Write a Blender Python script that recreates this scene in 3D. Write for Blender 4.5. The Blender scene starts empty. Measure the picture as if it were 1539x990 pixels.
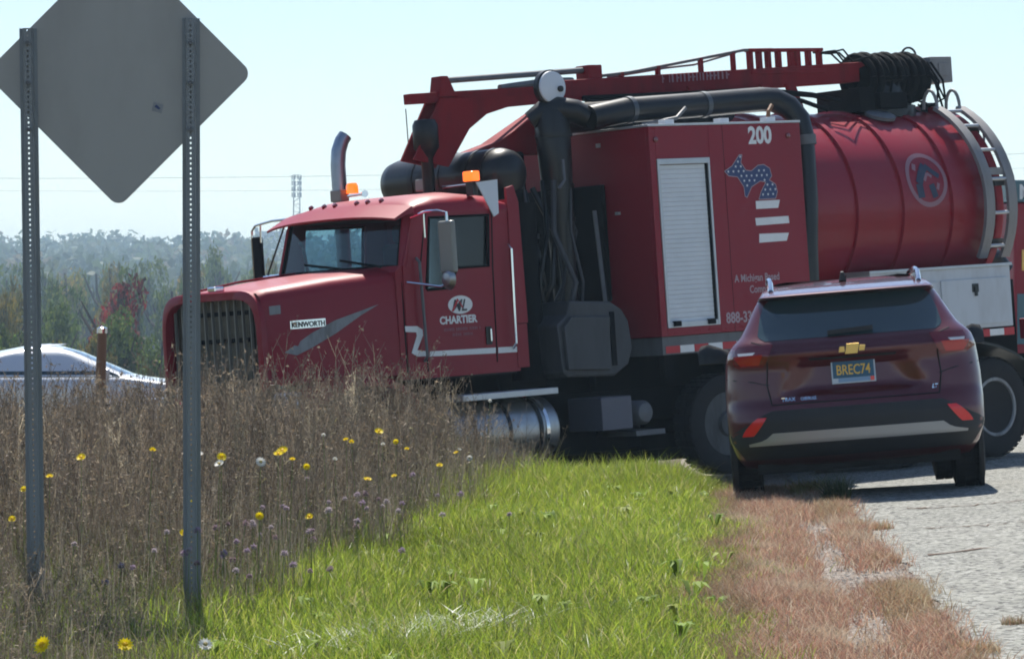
import bpy, bmesh, math, random
import numpy as np
from mathutils import Matrix, Vector

rng = np.random.default_rng(7)
random.seed(7)
SC = bpy.context.scene
COL = SC.collection

# ------------------------------------------------------------------ camera
CAM_H = 1.36
cam_d = bpy.data.cameras.new('camera')
cam = bpy.data.objects.new('camera', cam_d)
COL.objects.link(cam)
cam.location = (0, 0, CAM_H)
cam.rotation_euler = (math.radians(90), 0, 0)
cam_d.sensor_width = 36
cam_d.lens = 36 * 5500 / 1539
cam_d.shift_y = -(495 - 453) / 1539
cam_d.clip_start = 0.5
cam_d.clip_end = 9000
SC.camera = cam

# ------------------------------------------------------------------ sky and sun
SUN_EL = math.radians(57)
SUN_AZ = math.radians(-6)          # clockwise from +Y
w = bpy.data.worlds.new('World')
SC.world = w
w.use_nodes = True
nt = w.node_tree
bg = nt.nodes['Background']
sky = nt.nodes.new('ShaderNodeTexSky')
sky.sky_type = 'NISHITA'
sky.sun_disc = False
sky.sun_elevation = SUN_EL
sky.sun_rotation = SUN_AZ
sky.air_density = 0.92
sky.dust_density = 0.28
sky.ozone_density = 2.3
nt.links.new(sky.outputs[0], bg.inputs[0])
bg.inputs[1].default_value = 0.080
sd = bpy.data.lights.new('sun', 'SUN')
sd.energy = 5.0
sd.angle = math.radians(0.5)
sd.color = (1.0, 0.95, 0.86)
sun = bpy.data.objects.new('sun', sd)
COL.objects.link(sun)
sv = Vector((math.sin(SUN_AZ) * math.cos(SUN_EL), math.cos(SUN_AZ) * math.cos(SUN_EL), math.sin(SUN_EL)))
sun.rotation_euler = sv.to_track_quat('Z', 'Y').to_euler()
sun.location = (0, 0, 30)
SC.view_settings.view_transform = 'Standard'
SC.view_settings.look = 'None'
SC.view_settings.gamma = 1
SC.view_settings.exposure = 0.75
SC.render.engine = 'CYCLES'
SC.cycles.use_denoising = True
SC.cycles.max_bounces = 5
SC.cycles.diffuse_bounces = 2
SC.cycles.glossy_bounces = 3
SC.cycles.transmission_bounces = 3
SC.cycles.filter_width = 1.9
SC.cycles.transparent_max_bounces = 10
SC.cycles.volume_bounces = 0
SC.cycles.use_adaptive_sampling = True
SC.cycles.adaptive_threshold = 0.02

# ------------------------------------------------------------------ materials
M = {}


def mat(name, col, rough=0.5, metal=0.0, coat=0.0, var=0.0, vscale=3.0, bump=0.0, bscale=40.0, dirt=None, dirt_amt=0.0, spec=0.5, emit=None, estr=0.0):
    m = bpy.data.materials.new(name)
    m.use_nodes = True
    n = m.node_tree
    p = n.nodes['Principled BSDF']
    p.inputs['Base Color'].default_value = (*col, 1)
    p.inputs['Roughness'].default_value = rough
    p.inputs['Metallic'].default_value = metal
    p.inputs['Coat Weight'].default_value = coat
    p.inputs['Coat Roughness'].default_value = 0.06
    p.inputs['Specular IOR Level'].default_value = spec
    if emit:
        p.inputs['Emission Color'].default_value = (*emit, 1)
        p.inputs['Emission Strength'].default_value = estr
    tc = None
    if var or bump or dirt_amt:
        tc = n.nodes.new('ShaderNodeTexCoord')
    if var or dirt_amt:
        nz = n.nodes.new('ShaderNodeTexNoise')
        nz.inputs['Scale'].default_value = vscale
        nz.inputs['Detail'].default_value = 8
        nz.inputs['Roughness'].default_value = 0.65
        mp_ = n.nodes.new('ShaderNodeMapping')
        mp_.inputs['Scale'].default_value = (1.6, 1.6, 0.45) if dirt is not None else (1, 1, 1)
        n.links.new(tc.outputs['Object'], mp_.inputs['Vector'])
        n.links.new(mp_.outputs[0], nz.inputs['Vector'])
        mx = n.nodes.new('ShaderNodeMix')
        mx.data_type = 'RGBA'
        a, b = mx.inputs[6], mx.inputs[7]
        if dirt is None:
            a.default_value = (*[c * (1 - var) for c in col], 1)
            b.default_value = (*[min(1, c * (1 + var)) for c in col], 1)
            rp = n.nodes.new('ShaderNodeMapRange')
            rp.inputs[1].default_value = 0.3
            rp.inputs[2].default_value = 0.7
        else:
            a.default_value = (*col, 1)
            b.default_value = (*dirt, 1)
            rp = n.nodes.new('ShaderNodeMapRange')
            rp.inputs[1].default_value = 0.45
            rp.inputs[2].default_value = 0.85
            rp.inputs[4].default_value = dirt_amt
        n.links.new(nz.outputs[0], rp.inputs[0])
        n.links.new(rp.outputs[0], mx.inputs[0])
        n.links.new(mx.outputs[2], p.inputs['Base Color'])
        if dirt is not None:
            r2 = n.nodes.new('ShaderNodeMapRange')
            r2.inputs[3].default_value = rough
            r2.inputs[4].default_value = min(1, rough + 0.35 * dirt_amt + 0.1)
            n.links.new(nz.outputs[0], r2.inputs[0])
            n.links.new(r2.outputs[0], p.inputs['Roughness'])
    if bump:
        nb = n.nodes.new('ShaderNodeTexNoise')
        nb.inputs['Scale'].default_value = bscale
        nb.inputs['Detail'].default_value = 4
        n.links.new(tc.outputs['Object'], nb.inputs['Vector'])
        bp = n.nodes.new('ShaderNodeBump')
        bp.inputs['Strength'].default_value = bump
        bp.inputs['Distance'].default_value = 0.02
        n.links.new(nb.outputs[0], bp.inputs['Height'])
        n.links.new(bp.outputs[0], p.inputs['Normal'])
    M[name] = m
    return m


def glassmat(name, tint, keep):
    m = bpy.data.materials.new(name)
    m.use_nodes = True
    n = m.node_tree
    n.nodes.clear()
    out = n.nodes.new('ShaderNodeOutputMaterial')
    tr = n.nodes.new('ShaderNodeBsdfTransparent')
    tr.inputs[0].default_value = (*[t * keep for t in tint], 1)
    gl = n.nodes.new('ShaderNodeBsdfGlossy')
    gl.inputs['Roughness'].default_value = 0.03
    fr = n.nodes.new('ShaderNodeFresnel')
    fr.inputs[0].default_value = 1.6
    mx = n.nodes.new('ShaderNodeMixShader')
    n.links.new(fr.outputs[0], mx.inputs[0])
    n.links.new(tr.outputs[0], mx.inputs[1])
    n.links.new(gl.outputs[0], mx.inputs[2])
    n.links.new(mx.outputs[0], out.inputs[0])
    M[name] = m


def plantmat(name, rough=0.5, transl=0.5, spec=0.3):
    """colour from the per-plant attribute 'tint'; lets sunlight through"""
    m = bpy.data.materials.new(name)
    m.use_nodes = True
    n = m.node_tree
    p = n.nodes['Principled BSDF']
    at = n.nodes.new('ShaderNodeAttribute')
    at.attribute_name = 'tint'
    n.links.new(at.outputs['Color'], p.inputs['Base Color'])
    p.inputs['Roughness'].default_value = rough
    p.inputs['Specular IOR Level'].default_value = spec
    t = n.nodes.new('ShaderNodeBsdfTranslucent')
    n.links.new(at.outputs['Color'], t.inputs[0])
    mx = n.nodes.new('ShaderNodeMixShader')
    mx.inputs[0].default_value = transl
    out = n.nodes['Material Output']
    n.links.new(p.outputs[0], mx.inputs[1])
    n.links.new(t.outputs[0], mx.inputs[2])
    n.links.new(mx.outputs[0], out.inputs[0])
    M[name] = m


mat('truck_red', (0.27, 0.004, 0.020), 0.34, 0, 0.12, spec=0.32, dirt=(0.17, 0.018, 0.028), dirt_amt=0.4, vscale=1.3, bump=0.012, bscale=4)
mat('boom_red', (0.23, 0.005, 0.013), 0.5, 0, 0.0, spec=0.25, dirt=(0.07, 0.016, 0.018), dirt_amt=0.8, vscale=3)
mat('tank_red', (0.26, 0.004, 0.018), 0.30, 0, 0.2, spec=0.35, dirt=(0.16, 0.018, 0.026), dirt_amt=0.4, vscale=1.0, bump=0.015, bscale=3)
mat('black_paint', (0.005, 0.006, 0.008), 0.30, 0, 0.2, spec=0.4, dirt=(0.014, 0.013, 0.012), dirt_amt=0.5, vscale=3)
mat('black_matte', (0.005, 0.006, 0.008), 0.75, spec=0.15, dirt=(0.018, 0.016, 0.015), dirt_amt=0.6, vscale=4)
mat('rubber', (0.009, 0.009, 0.011), 0.85, var=0.3, vscale=8, bump=0.15, bscale=60)
mat('radiator_core', (0.13, 0.12, 0.09), 0.6, 0.3, var=0.3, vscale=9)  # reflection of the weeds put into the brown-olive colour
mat('emblem_dark', (0.03, 0.04, 0.075), 0.5)
mat('clamp_grey', (0.10, 0.11, 0.12), 0.45, 0.6)
mat('battery_grey', (0.11, 0.11, 0.14), 0.5)
mat('wheel_dark', (0.085, 0.088, 0.092), 0.5, 0.3, dirt=(0.04, 0.036, 0.03), dirt_amt=0.8, vscale=6)
mat('dish_dark', (0.020, 0.021, 0.024), 0.45, 0.3)
mat('wheel_grey', (0.30, 0.31, 0.32), 0.5, 0.3, dirt=(0.10, 0.085, 0.07), dirt_amt=0.8, vscale=6)
mat('aluminium', (0.56, 0.58, 0.60), 0.42, 0.55, var=0.08, vscale=5)
mat('roller_silver', (0.70, 0.73, 0.76), 0.55, 0.0, var=0.05, vscale=6)
mat('toolbox_silver', (0.58, 0.60, 0.63), 0.45, 0.3, dirt=(0.3, 0.28, 0.26), dirt_amt=0.5, vscale=3)
mat('chrome', (0.80, 0.81, 0.83), 0.10, 1.0)
mat('dull_chrome', (0.42, 0.43, 0.44), 0.26, 1.0, dirt=(0.2, 0.18, 0.16), dirt_amt=0.5, vscale=6)
mat('grey_steel', (0.16, 0.165, 0.175), 0.5, 0.4, dirt=(0.09, 0.08, 0.07), dirt_amt=0.5, vscale=5)
mat('machine_grey', (0.060, 0.064, 0.072), 0.5, 0.1, dirt=(0.035, 0.032, 0.03), dirt_amt=0.6, vscale=4)
mat('white_print', (0.80, 0.80, 0.80), 0.45, var=0.05, vscale=8)
mat('pale_print', (0.44, 0.32, 0.35), 0.5)
mat('faint_print', (0.30, 0.15, 0.18), 0.5)
mat('blue_print', (0.030, 0.052, 0.16), 0.45)
mat('ladder_grey', (0.28, 0.27, 0.27), 0.5, 0.3, dirt=(0.17, 0.15, 0.13), dirt_amt=0.5, vscale=6)
mat('amber', (0.9, 0.20, 0.02), 0.25, 0, 0.4, emit=(1.0, 0.14, 0.01), estr=1.1)
mat('lamp_body', (0.24, 0.24, 0.22), 0.4, 0.3)
mat('interior', (0.02, 0.022, 0.025), 0.8)
mat('seat_cloth', (0.045, 0.045, 0.05), 0.9)
mat('white_panel', (0.70, 0.73, 0.78), 0.35)
mat('sign_back', (0.40, 0.39, 0.37), 0.55, 0.15, dirt=(0.31, 0.30, 0.28), dirt_amt=0.7, vscale=1.5)
mat('sign_yellow', (0.72, 0.45, 0.02), 0.4)
mat('post_metal', (0.25, 0.27, 0.285), 0.5, 0.3, dirt=(0.27, 0.25, 0.21), dirt_amt=0.6, vscale=5)
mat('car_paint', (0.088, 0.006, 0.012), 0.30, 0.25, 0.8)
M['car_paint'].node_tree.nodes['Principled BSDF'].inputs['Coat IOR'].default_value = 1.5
mat('car_roof_glare', (0.10, 0.02, 0.03), 0.25, 0.4, 1.0)
M['car_roof_glare'].node_tree.nodes['Principled BSDF'].inputs['Coat IOR'].default_value = 3.2  # car paint copy with raised coat, sky glare put into the material
mat('galvanised', (0.36, 0.39, 0.44), 0.38, 1.0, var=0.1, vscale=8)
mat('car_black', (0.020, 0.022, 0.026), 0.55, dirt=(0.05, 0.048, 0.045), dirt_amt=0.4, vscale=6)
mat('car_under', (0.010, 0.010, 0.011), 0.85)
mat('car_glass', (0.030, 0.052, 0.058), 0.06, 0, 1.0)
mat('skid_silver', (0.36, 0.36, 0.36), 0.45, 0.5)
mat('lens_red', (0.42, 0.006, 0.012), 0.12, 0, 1.0)
mat('lens_dark_red', (0.16, 0.006, 0.012), 0.10, 0, 1.0)
mat('lens_clear', (0.55, 0.55, 0.58), 0.10, 0, 1.0)
mat('reflector_red', (0.75, 0.012, 0.015), 0.2, 0, 0.6)
mat('gold', (0.75, 0.48, 0.14), 0.3, 0.7)
mat('plate_blue', (0.018, 0.10, 0.19), 0.4)
mat('plate_yellow', (0.80, 0.52, 0.08), 0.45)
mat('plate_white', (0.55, 0.62, 0.70), 0.4)
mat('plate_light', (0.22, 0.36, 0.55), 0.4)
mat('silver_paint', (0.75, 0.77, 0.80), 0.3, 0.2, 1.0)
mat('post_brown', (0.22, 0.10, 0.045), 0.6)
mat('teal_paint', (0.04, 0.12, 0.16), 0.4, 0, 0.4)
mat('red_tape', (0.50, 0.02, 0.03), 0.4)
mat('bark', (0.07, 0.055, 0.045), 0.9)
mat('tower_steel', (0.30, 0.31, 0.33), 0.6, 0.4)
mat('building_pale', (0.50, 0.52, 0.55), 0.7)
mat('building_glass', (0.10, 0.14, 0.18), 0.2)
mat('wire', (0.10, 0.10, 0.11), 0.6)
glassmat('cab_glass', (0.74, 0.92, 0.98), 0.86)
plantmat('grass_blade', 0.38, 0.55, 0.45)
plantmat('dry_plant', 0.7, 0.35, 0.2)
plantmat('leafage', 0.65, 0.35, 0.2)
plantmat('petal', 0.5, 0.4, 0.2)


def groundmat(name, c1, c2, c3, s1, s2, bump, bscale, speck=None):
    m = bpy.data.materials.new(name)
    m.use_nodes = True
    n = m.node_tree
    p = n.nodes['Principled BSDF']
    p.inputs['Roughness'].default_value = 0.92
    p.inputs['Specular IOR Level'].default_value = 0.2
    tc = n.nodes.new('ShaderNodeTexCoord')

    def noise(s, d=6):
        z = n.nodes.new('ShaderNodeTexNoise')
        z.inputs['Scale'].default_value = s
        z.inputs['Detail'].default_value = d
        z.inputs['Roughness'].default_value = 0.7
        n.links.new(tc.outputs['Object'], z.inputs['Vector'])
        r = n.nodes.new('ShaderNodeMapRange')
        r.inputs[1].default_value = 0.38
        r.inputs[2].default_value = 0.62
        n.links.new(z.outputs[0], r.inputs[0])
        return r.outputs[0]

    def mix(f, a, b):
        x = n.nodes.new('ShaderNodeMix')
        x.data_type = 'RGBA'
        n.links.new(f, x.inputs[0])
        for k, v in ((6, a), (7, b)):
            if isinstance(v, tuple):
                x.inputs[k].default_value = (*v, 1)
            else:
                n.links.new(v, x.inputs[k])
        return x.outputs[2]
    c = mix(noise(s1), c1, c2)
    c = mix(noise(s2), c, c3)
    if speck:
        v = n.nodes.new('ShaderNodeTexVoronoi')
        v.inputs['Scale'].default_value = speck[1]
        n.links.new(tc.outputs['Object'], v.inputs['Vector'])
        sp = n.nodes.new('ShaderNodeSeparateColor')
        n.links.new(v.outputs['Color'], sp.inputs[0])
        r = n.nodes.new('ShaderNodeMapRange')
        r.inputs[1].default_value = speck[2]
        r.inputs[2].default_value = speck[2] + 0.12
        n.links.new(sp.outputs[0], r.inputs[0])
        c = mix(r.outputs[0], c, speck[0])
        r3 = n.nodes.new('ShaderNodeMapRange')
        r3.inputs[1].default_value = 0.80
        r3.inputs[2].default_value = 0.95
        n.links.new(sp.outputs[1], r3.inputs[0])
        c = mix(r3.outputs[0], c, speck[3])
    n.links.new(c, p.inputs['Base Color'])
    nb = n.nodes.new('ShaderNodeTexNoise')
    nb.inputs['Scale'].default_value = bscale
    nb.inputs['Detail'].default_value = 5
    n.links.new(tc.outputs['Object'], nb.inputs['Vector'])
    bp = n.nodes.new('ShaderNodeBump')
    bp.inputs['Strength'].default_value = bump
    bp.inputs['Distance'].default_value = 0.03
    n.links.new(nb.outputs[0], bp.inputs['Height'])
    n.links.new(bp.outputs[0], p.inputs['Normal'])
    M[name] = m


groundmat('meadow', (0.055, 0.060, 0.022), (0.10, 0.085, 0.045), (0.075, 0.060, 0.035), 0.5, 6.0, 0.6, 12)
groundmat('asphalt_old', (0.27, 0.275, 0.245), (0.34, 0.34, 0.305), (0.21, 0.21, 0.195), 0.9, 11.0, 0.7, 70, ((0.09, 0.09, 0.085), 42.0, 0.70, (0.37, 0.37, 0.345)))
groundmat('gravel_soil', (0.22, 0.185, 0.155), (0.28, 0.25, 0.22), (0.17, 0.13, 0.10), 1.6, 9.0, 0.8, 50, ((0.12, 0.10, 0.09), 60.0, 0.80, (0.40, 0.37, 0.34)))
groundmat('crack_dark', (0.10, 0.07, 0.055), (0.16, 0.10, 0.08), (0.12, 0.085, 0.06), 5.0, 20.0, 0.6, 60)
groundmat('pebble', (0.38, 0.36, 0.34), (0.48, 0.46, 0.43), (0.28, 0.26, 0.24), 8.0, 30.0, 0.3, 60)


# ------------------------------------------------------------------ mesh helpers
class MB:
    def __init__(s):
        s.v = []
        s.f = []

    def add(s, vs, fs):
        o = len(s.v)
        s.v += [tuple(map(float, p)) for p in vs]
        s.f += [tuple(i + o for i in f) for f in fs]
        return s

    def box(s, a, b):
        x0, y0, z0 = [min(p, q) for p, q in zip(a, b)]
        x1, y1, z1 = [max(p, q) for p, q in zip(a, b)]
        return s.add([(x0, y0, z0), (x1, y0, z0), (x1, y1, z0), (x0, y1, z0), (x0, y0, z1), (x1, y0, z1), (x1, y1, z1), (x0, y1, z1)],
                     [(0, 3, 2, 1), (4, 5, 6, 7), (0, 1, 5, 4), (1, 2, 6, 5), (2, 3, 7, 6), (3, 0, 4, 7)])

    def beam(s, p0, p1, wd, ht, up=(0, 0, 1)):
        p0, p1 = Vector(p0), Vector(p1)
        d = (p1 - p0).normalized()
        r = d.cross(Vector(up)).normalized() * wd / 2
        u = r.cross(d).normalized() * ht / 2
        vs = [p + a * r + b * u for p in (p0, p1) for a, b in ((-1, -1), (1, -1), (1, 1), (-1, 1))]
        return s.add(vs, [(0, 1, 2, 3), (7, 6, 5, 4), (0, 4, 5, 1), (1, 5, 6, 2), (2, 6, 7, 3), (3, 7, 4, 0)])

    def tube(s, path, r, n=10, caps=True):
        path = [Vector(p) for p in path]
        rs = r if isinstance(r, (list, tuple)) else [r] * len(path)
        rings = []
        prev = None
        for i, p in enumerate(path):
            a = path[max(0, i - 1)]
            b = path[min(len(path) - 1, i + 1)]
            d = (b - a).normalized()
            if prev is None:
                ref = Vector((0, 0, 1)) if abs(d.z) < 0.9 else Vector((1, 0, 0))
                x = d.cross(ref).normalized()
            else:
                x = (prev - d * prev.dot(d)).normalized()
            prev = x
            y = d.cross(x)
            rings.append([p + (x * math.cos(t) + y * math.sin(t)) * rs[i] for t in [2 * math.pi * k / n for k in range(n)]])
        return s.loft(rings, True, caps)

    def loft(s, rings, closed=True, caps=True):
        n = len(rings[0])
        vs = [p for rg in rings for p in rg]
        fs = []
        m = n if closed else n - 1
        for i in range(len(rings) - 1):
            for k in range(m):
                a = i * n + k
                b = i * n + (k + 1) % n
                fs.append((a, b, b + n, a + n))
        if caps:
            fs.append(tuple(range(n - 1, -1, -1)))
            fs.append(tuple((len(rings) - 1) * n + k for k in range(n)))
        return s.add(vs, fs)

    def lathe(s, prof, c, axis, n=32):
        """prof: (radius, offset along axis)"""
        ax = Vector(axis).normalized()
        ref = Vector((0, 0, 1)) if abs(ax.z) < 0.9 else Vector((1, 0, 0))
        x = ax.cross(ref).normalized()
        y = ax.cross(x)
        c = Vector(c)
        rings = [[c + ax * o + (x * math.cos(t) + y * math.sin(t)) * max(r, 1e-4) for t in [2 * math.pi * k / n for k in range(n)]] for r, o in prof]
        return s.loft(rings, True, True)

    def prism(s, poly, axis, a, b):
        """poly: 2D points in the two other axes (in order), extruded along axis index from a to b"""
        def mk(p, t):
            q = list(p)
            q.insert(axis, t)
            return q
        n = len(poly)
        vs = [mk(p, a) for p in poly] + [mk(p, b) for p in poly]
        fs = [tuple(range(n)), tuple(range(2 * n - 1, n - 1, -1))] + [(k, n + k, n + (k + 1) % n, (k + 1) % n) for k in range(n)]
        return s.add(vs, fs)


def link(name, me, parent=None):
    o = bpy.data.objects.new(name, me)
    COL.objects.link(o)
    if parent:
        o.parent = parent
    return o


def build(name, mb, m, parent=None, smooth=35, bevel=0.0, label=None):
    me = bpy.data.meshes.new(name)
    me.from_pydata(mb.v, [], mb.f)
    bm = bmesh.new()
    bm.from_mesh(me)
    bmesh.ops.recalc_face_normals(bm, faces=bm.faces)
    big = [f for f in bm.faces if len(f.verts) > 4]
    if big:
        bmesh.ops.triangulate(bm, faces=big)
    bm.to_mesh(me)
    bm.free()
    me.materials.append(M[m])
    if smooth:
        me.shade_smooth()
        me.set_sharp_from_angle(angle=math.radians(smooth))
    o = link(name, me, parent)
    if bevel:
        b = o.modifiers.new('bevel', 'BEVEL')
        b.width = bevel
        b.segments = 2
        b.limit_method = 'ANGLE'
        b.angle_limit = math.radians(40)
    if label:
        o['label'] = label
    return o


def empty(name, label, cat, group=None, matrix=None, loc=None):
    o = bpy.data.objects.new(name, None)
    COL.objects.link(o)
    o.empty_display_size = 0.2
    o['label'] = label
    o['category'] = cat
    if group:
        o['group'] = group
    if matrix is not None:
        o.matrix_world = matrix
    if loc is not None:
        o.location = loc
    return o


def tag(o, label, cat, group=None):
    o['label'] = label
    o['category'] = cat
    if group:
        o['group'] = group
    return o


def sub(name, parent):
    o = bpy.data.objects.new(name, None)
    COL.objects.link(o)
    o.parent = parent
    o.empty_display_size = 0.1
    return o


def copy_tree(o, parent=None):
    c = o.copy()
    COL.objects.link(c)
    c.parent = parent
    for ch in list(o.children):
        copy_tree(ch, c)
    return c


def text(name, s, size, f, m, parent, align='LEFT', squeeze=1.0, bold=0.0, shear=0.0):
    """flat lettering; f maps text-plane (x, y) to a point"""
    cu = bpy.data.curves.new(name, 'FONT')
    cu.body = s
    cu.size = size
    cu.align_x = align
    cu.offset = bold
    cu.shear = shear
    cu.resolution_u = 3
    ob = bpy.data.objects.new(name, cu)
    COL.objects.link(ob)
    dg = bpy.context.evaluated_depsgraph_get()
    me = bpy.data.meshes.new_from_object(ob.evaluated_get(dg))
    bpy.data.objects.remove(ob)
    bpy.data.curves.remove(cu)
    for v in me.vertices:
        v.co = f(v.co.x * squeeze, v.co.y)
    me.name = name
    me.materials.clear()
    me.materials.append(M[m])
    return link(name, me, parent)


def flat(name, polys, f, m, parent):
    mb = MB()
    for p in polys:
        mb.add([f(*q) for q in p], [tuple(range(len(p)))])
    return build(name, mb, m, parent, smooth=0)


def interp(tab):
    xs = [t[0] for t in tab]
    ys = [t[1] for t in tab]
    return lambda z: float(np.interp(z, xs, ys))


def sstep(a, b, x):
    t = np.clip((np.asarray(x, float) - a) / (b - np.asarray(a, float)), 0, 1)
    return t * t * (3 - 2 * t)


def raw_mesh(name, V, T, mname, tint=None):
    """numpy verts (n,3), triangles (m,3)"""
    me = bpy.data.meshes.new(name)
    V = np.ascontiguousarray(V, np.float32)
    T = np.ascontiguousarray(T, np.int32)
    me.vertices.add(len(V))
    me.vertices.foreach_set('co', V.ravel())
    me.loops.add(T.size)
    me.loops.foreach_set('vertex_index', T.ravel())
    me.polygons.add(len(T))
    me.polygons.foreach_set('loop_start', np.arange(0, T.size, 3, dtype=np.int32))
    me.update(calc_edges=True)
    if tint is not None:
        at = me.attributes.new('tint', 'FLOAT_COLOR', 'POINT')
        c = np.ones((len(V), 4), np.float32)
        c[:, :3] = tint
        at.data.foreach_set('color', c.ravel())
    me.materials.append(M[mname])
    return me


# ------------------------------------------------------------------ terrain
ROAD_DIR = math.radians(3.0)


def edge_x(y):                       # left edge of the asphalt
    return 1.28 + np.asarray(y, float) * math.tan(ROAD_DIR) * 0.78


def ground(x, y):
    x = np.asarray(x, float)
    y = np.asarray(y, float)
    sl = 0.028 + 0.037 * sstep(26, 33, y)
    near = -0.04 + 0.058 * (np.clip(x, -0.5, 9) - 2.555) + sl * (np.clip(x, -6, -0.5) + 0.5)
    near = near - 0.42 * sstep(29.5 - 3.2 * sstep(0.9, 1.9, x), 34.5, y)
    far = -0.42 - 9.5 * sstep(60, 260, y) + 22 * sstep(520, 1500, y) + 3.5 * np.sin(x / 160.0 + 1.0) * sstep(500, 1300, y)
    k = sstep(44, 80, y)
    z = near * (1 - k) + far * k
    z = z + 0.46 * sstep(37, 44, y) * sstep(2.5, 5.5, -x) * (1 - k)
    return z


def sheet(name, xs, ys, m, dz, mask=None):
    X, Y = np.meshgrid(xs, ys)
    Z = ground(X, Y) + dz
    V = np.stack([X, Y, Z], -1).reshape(-1, 3)
    nx = len(xs)
    T = []
    for j in range(len(ys) - 1):
        for i in range(nx - 1):
            a = j * nx + i
            T += [(a, a + 1, a + nx + 1), (a, a + nx + 1, a + nx)]
    me = raw_mesh(name, V, np.array(T), m)
    me.shade_smooth()
    return link(name, me)


xs = np.unique(np.concatenate([np.linspace(-12, 14, 53), -12 - np.geomspace(1, 1600, 26), 14 + np.geomspace(1, 1600, 26)]))
ys = np.unique(np.concatenate([-np.geomspace(1, 200, 10), np.linspace(0, 60, 81), 60 + np.geomspace(1, 2500, 50)]))
g = sheet('ground', xs, ys, 'meadow', 0.0)
g['kind'] = 'structure'


def strip(name, xl, xr, y0, y1, ny, nx, m, dz, rag=0.0):
    yy = np.linspace(y0, y1, ny)
    V = []
    for y in yy:
        a = float(xl(y)) + (rng.normal() * rag)
        b = float(xr(y))
        for t in np.linspace(0, 1, nx):
            x = a + (b - a) * t
            V.append((x, y, float(ground(x, y)) + dz))
    T = []
    for j in range(ny - 1):
        for i in range(nx - 1):
            a = j * nx + i
            T += [(a, a + 1, a + nx + 1), (a, a + nx + 1, a + nx)]
    me = raw_mesh(name, np.array(V), np.array(T), m)
    me.shade_smooth()
    o = link(name, me)
    o['kind'] = 'structure'
    return o


strip('verge', lambda y: float(edge_x(y)) - 1.05, lambda y: float(edge_x(y)) + 0.25, 4, 58, 110, 8, 'gravel_soil', 0.006, 0.03)
strip('road', lambda y: float(edge_x(y)), lambda y: float(edge_x(y)) + 9.0, 2, 58, 300, 30, 'asphalt_old', 0.012, 0.035)

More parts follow.
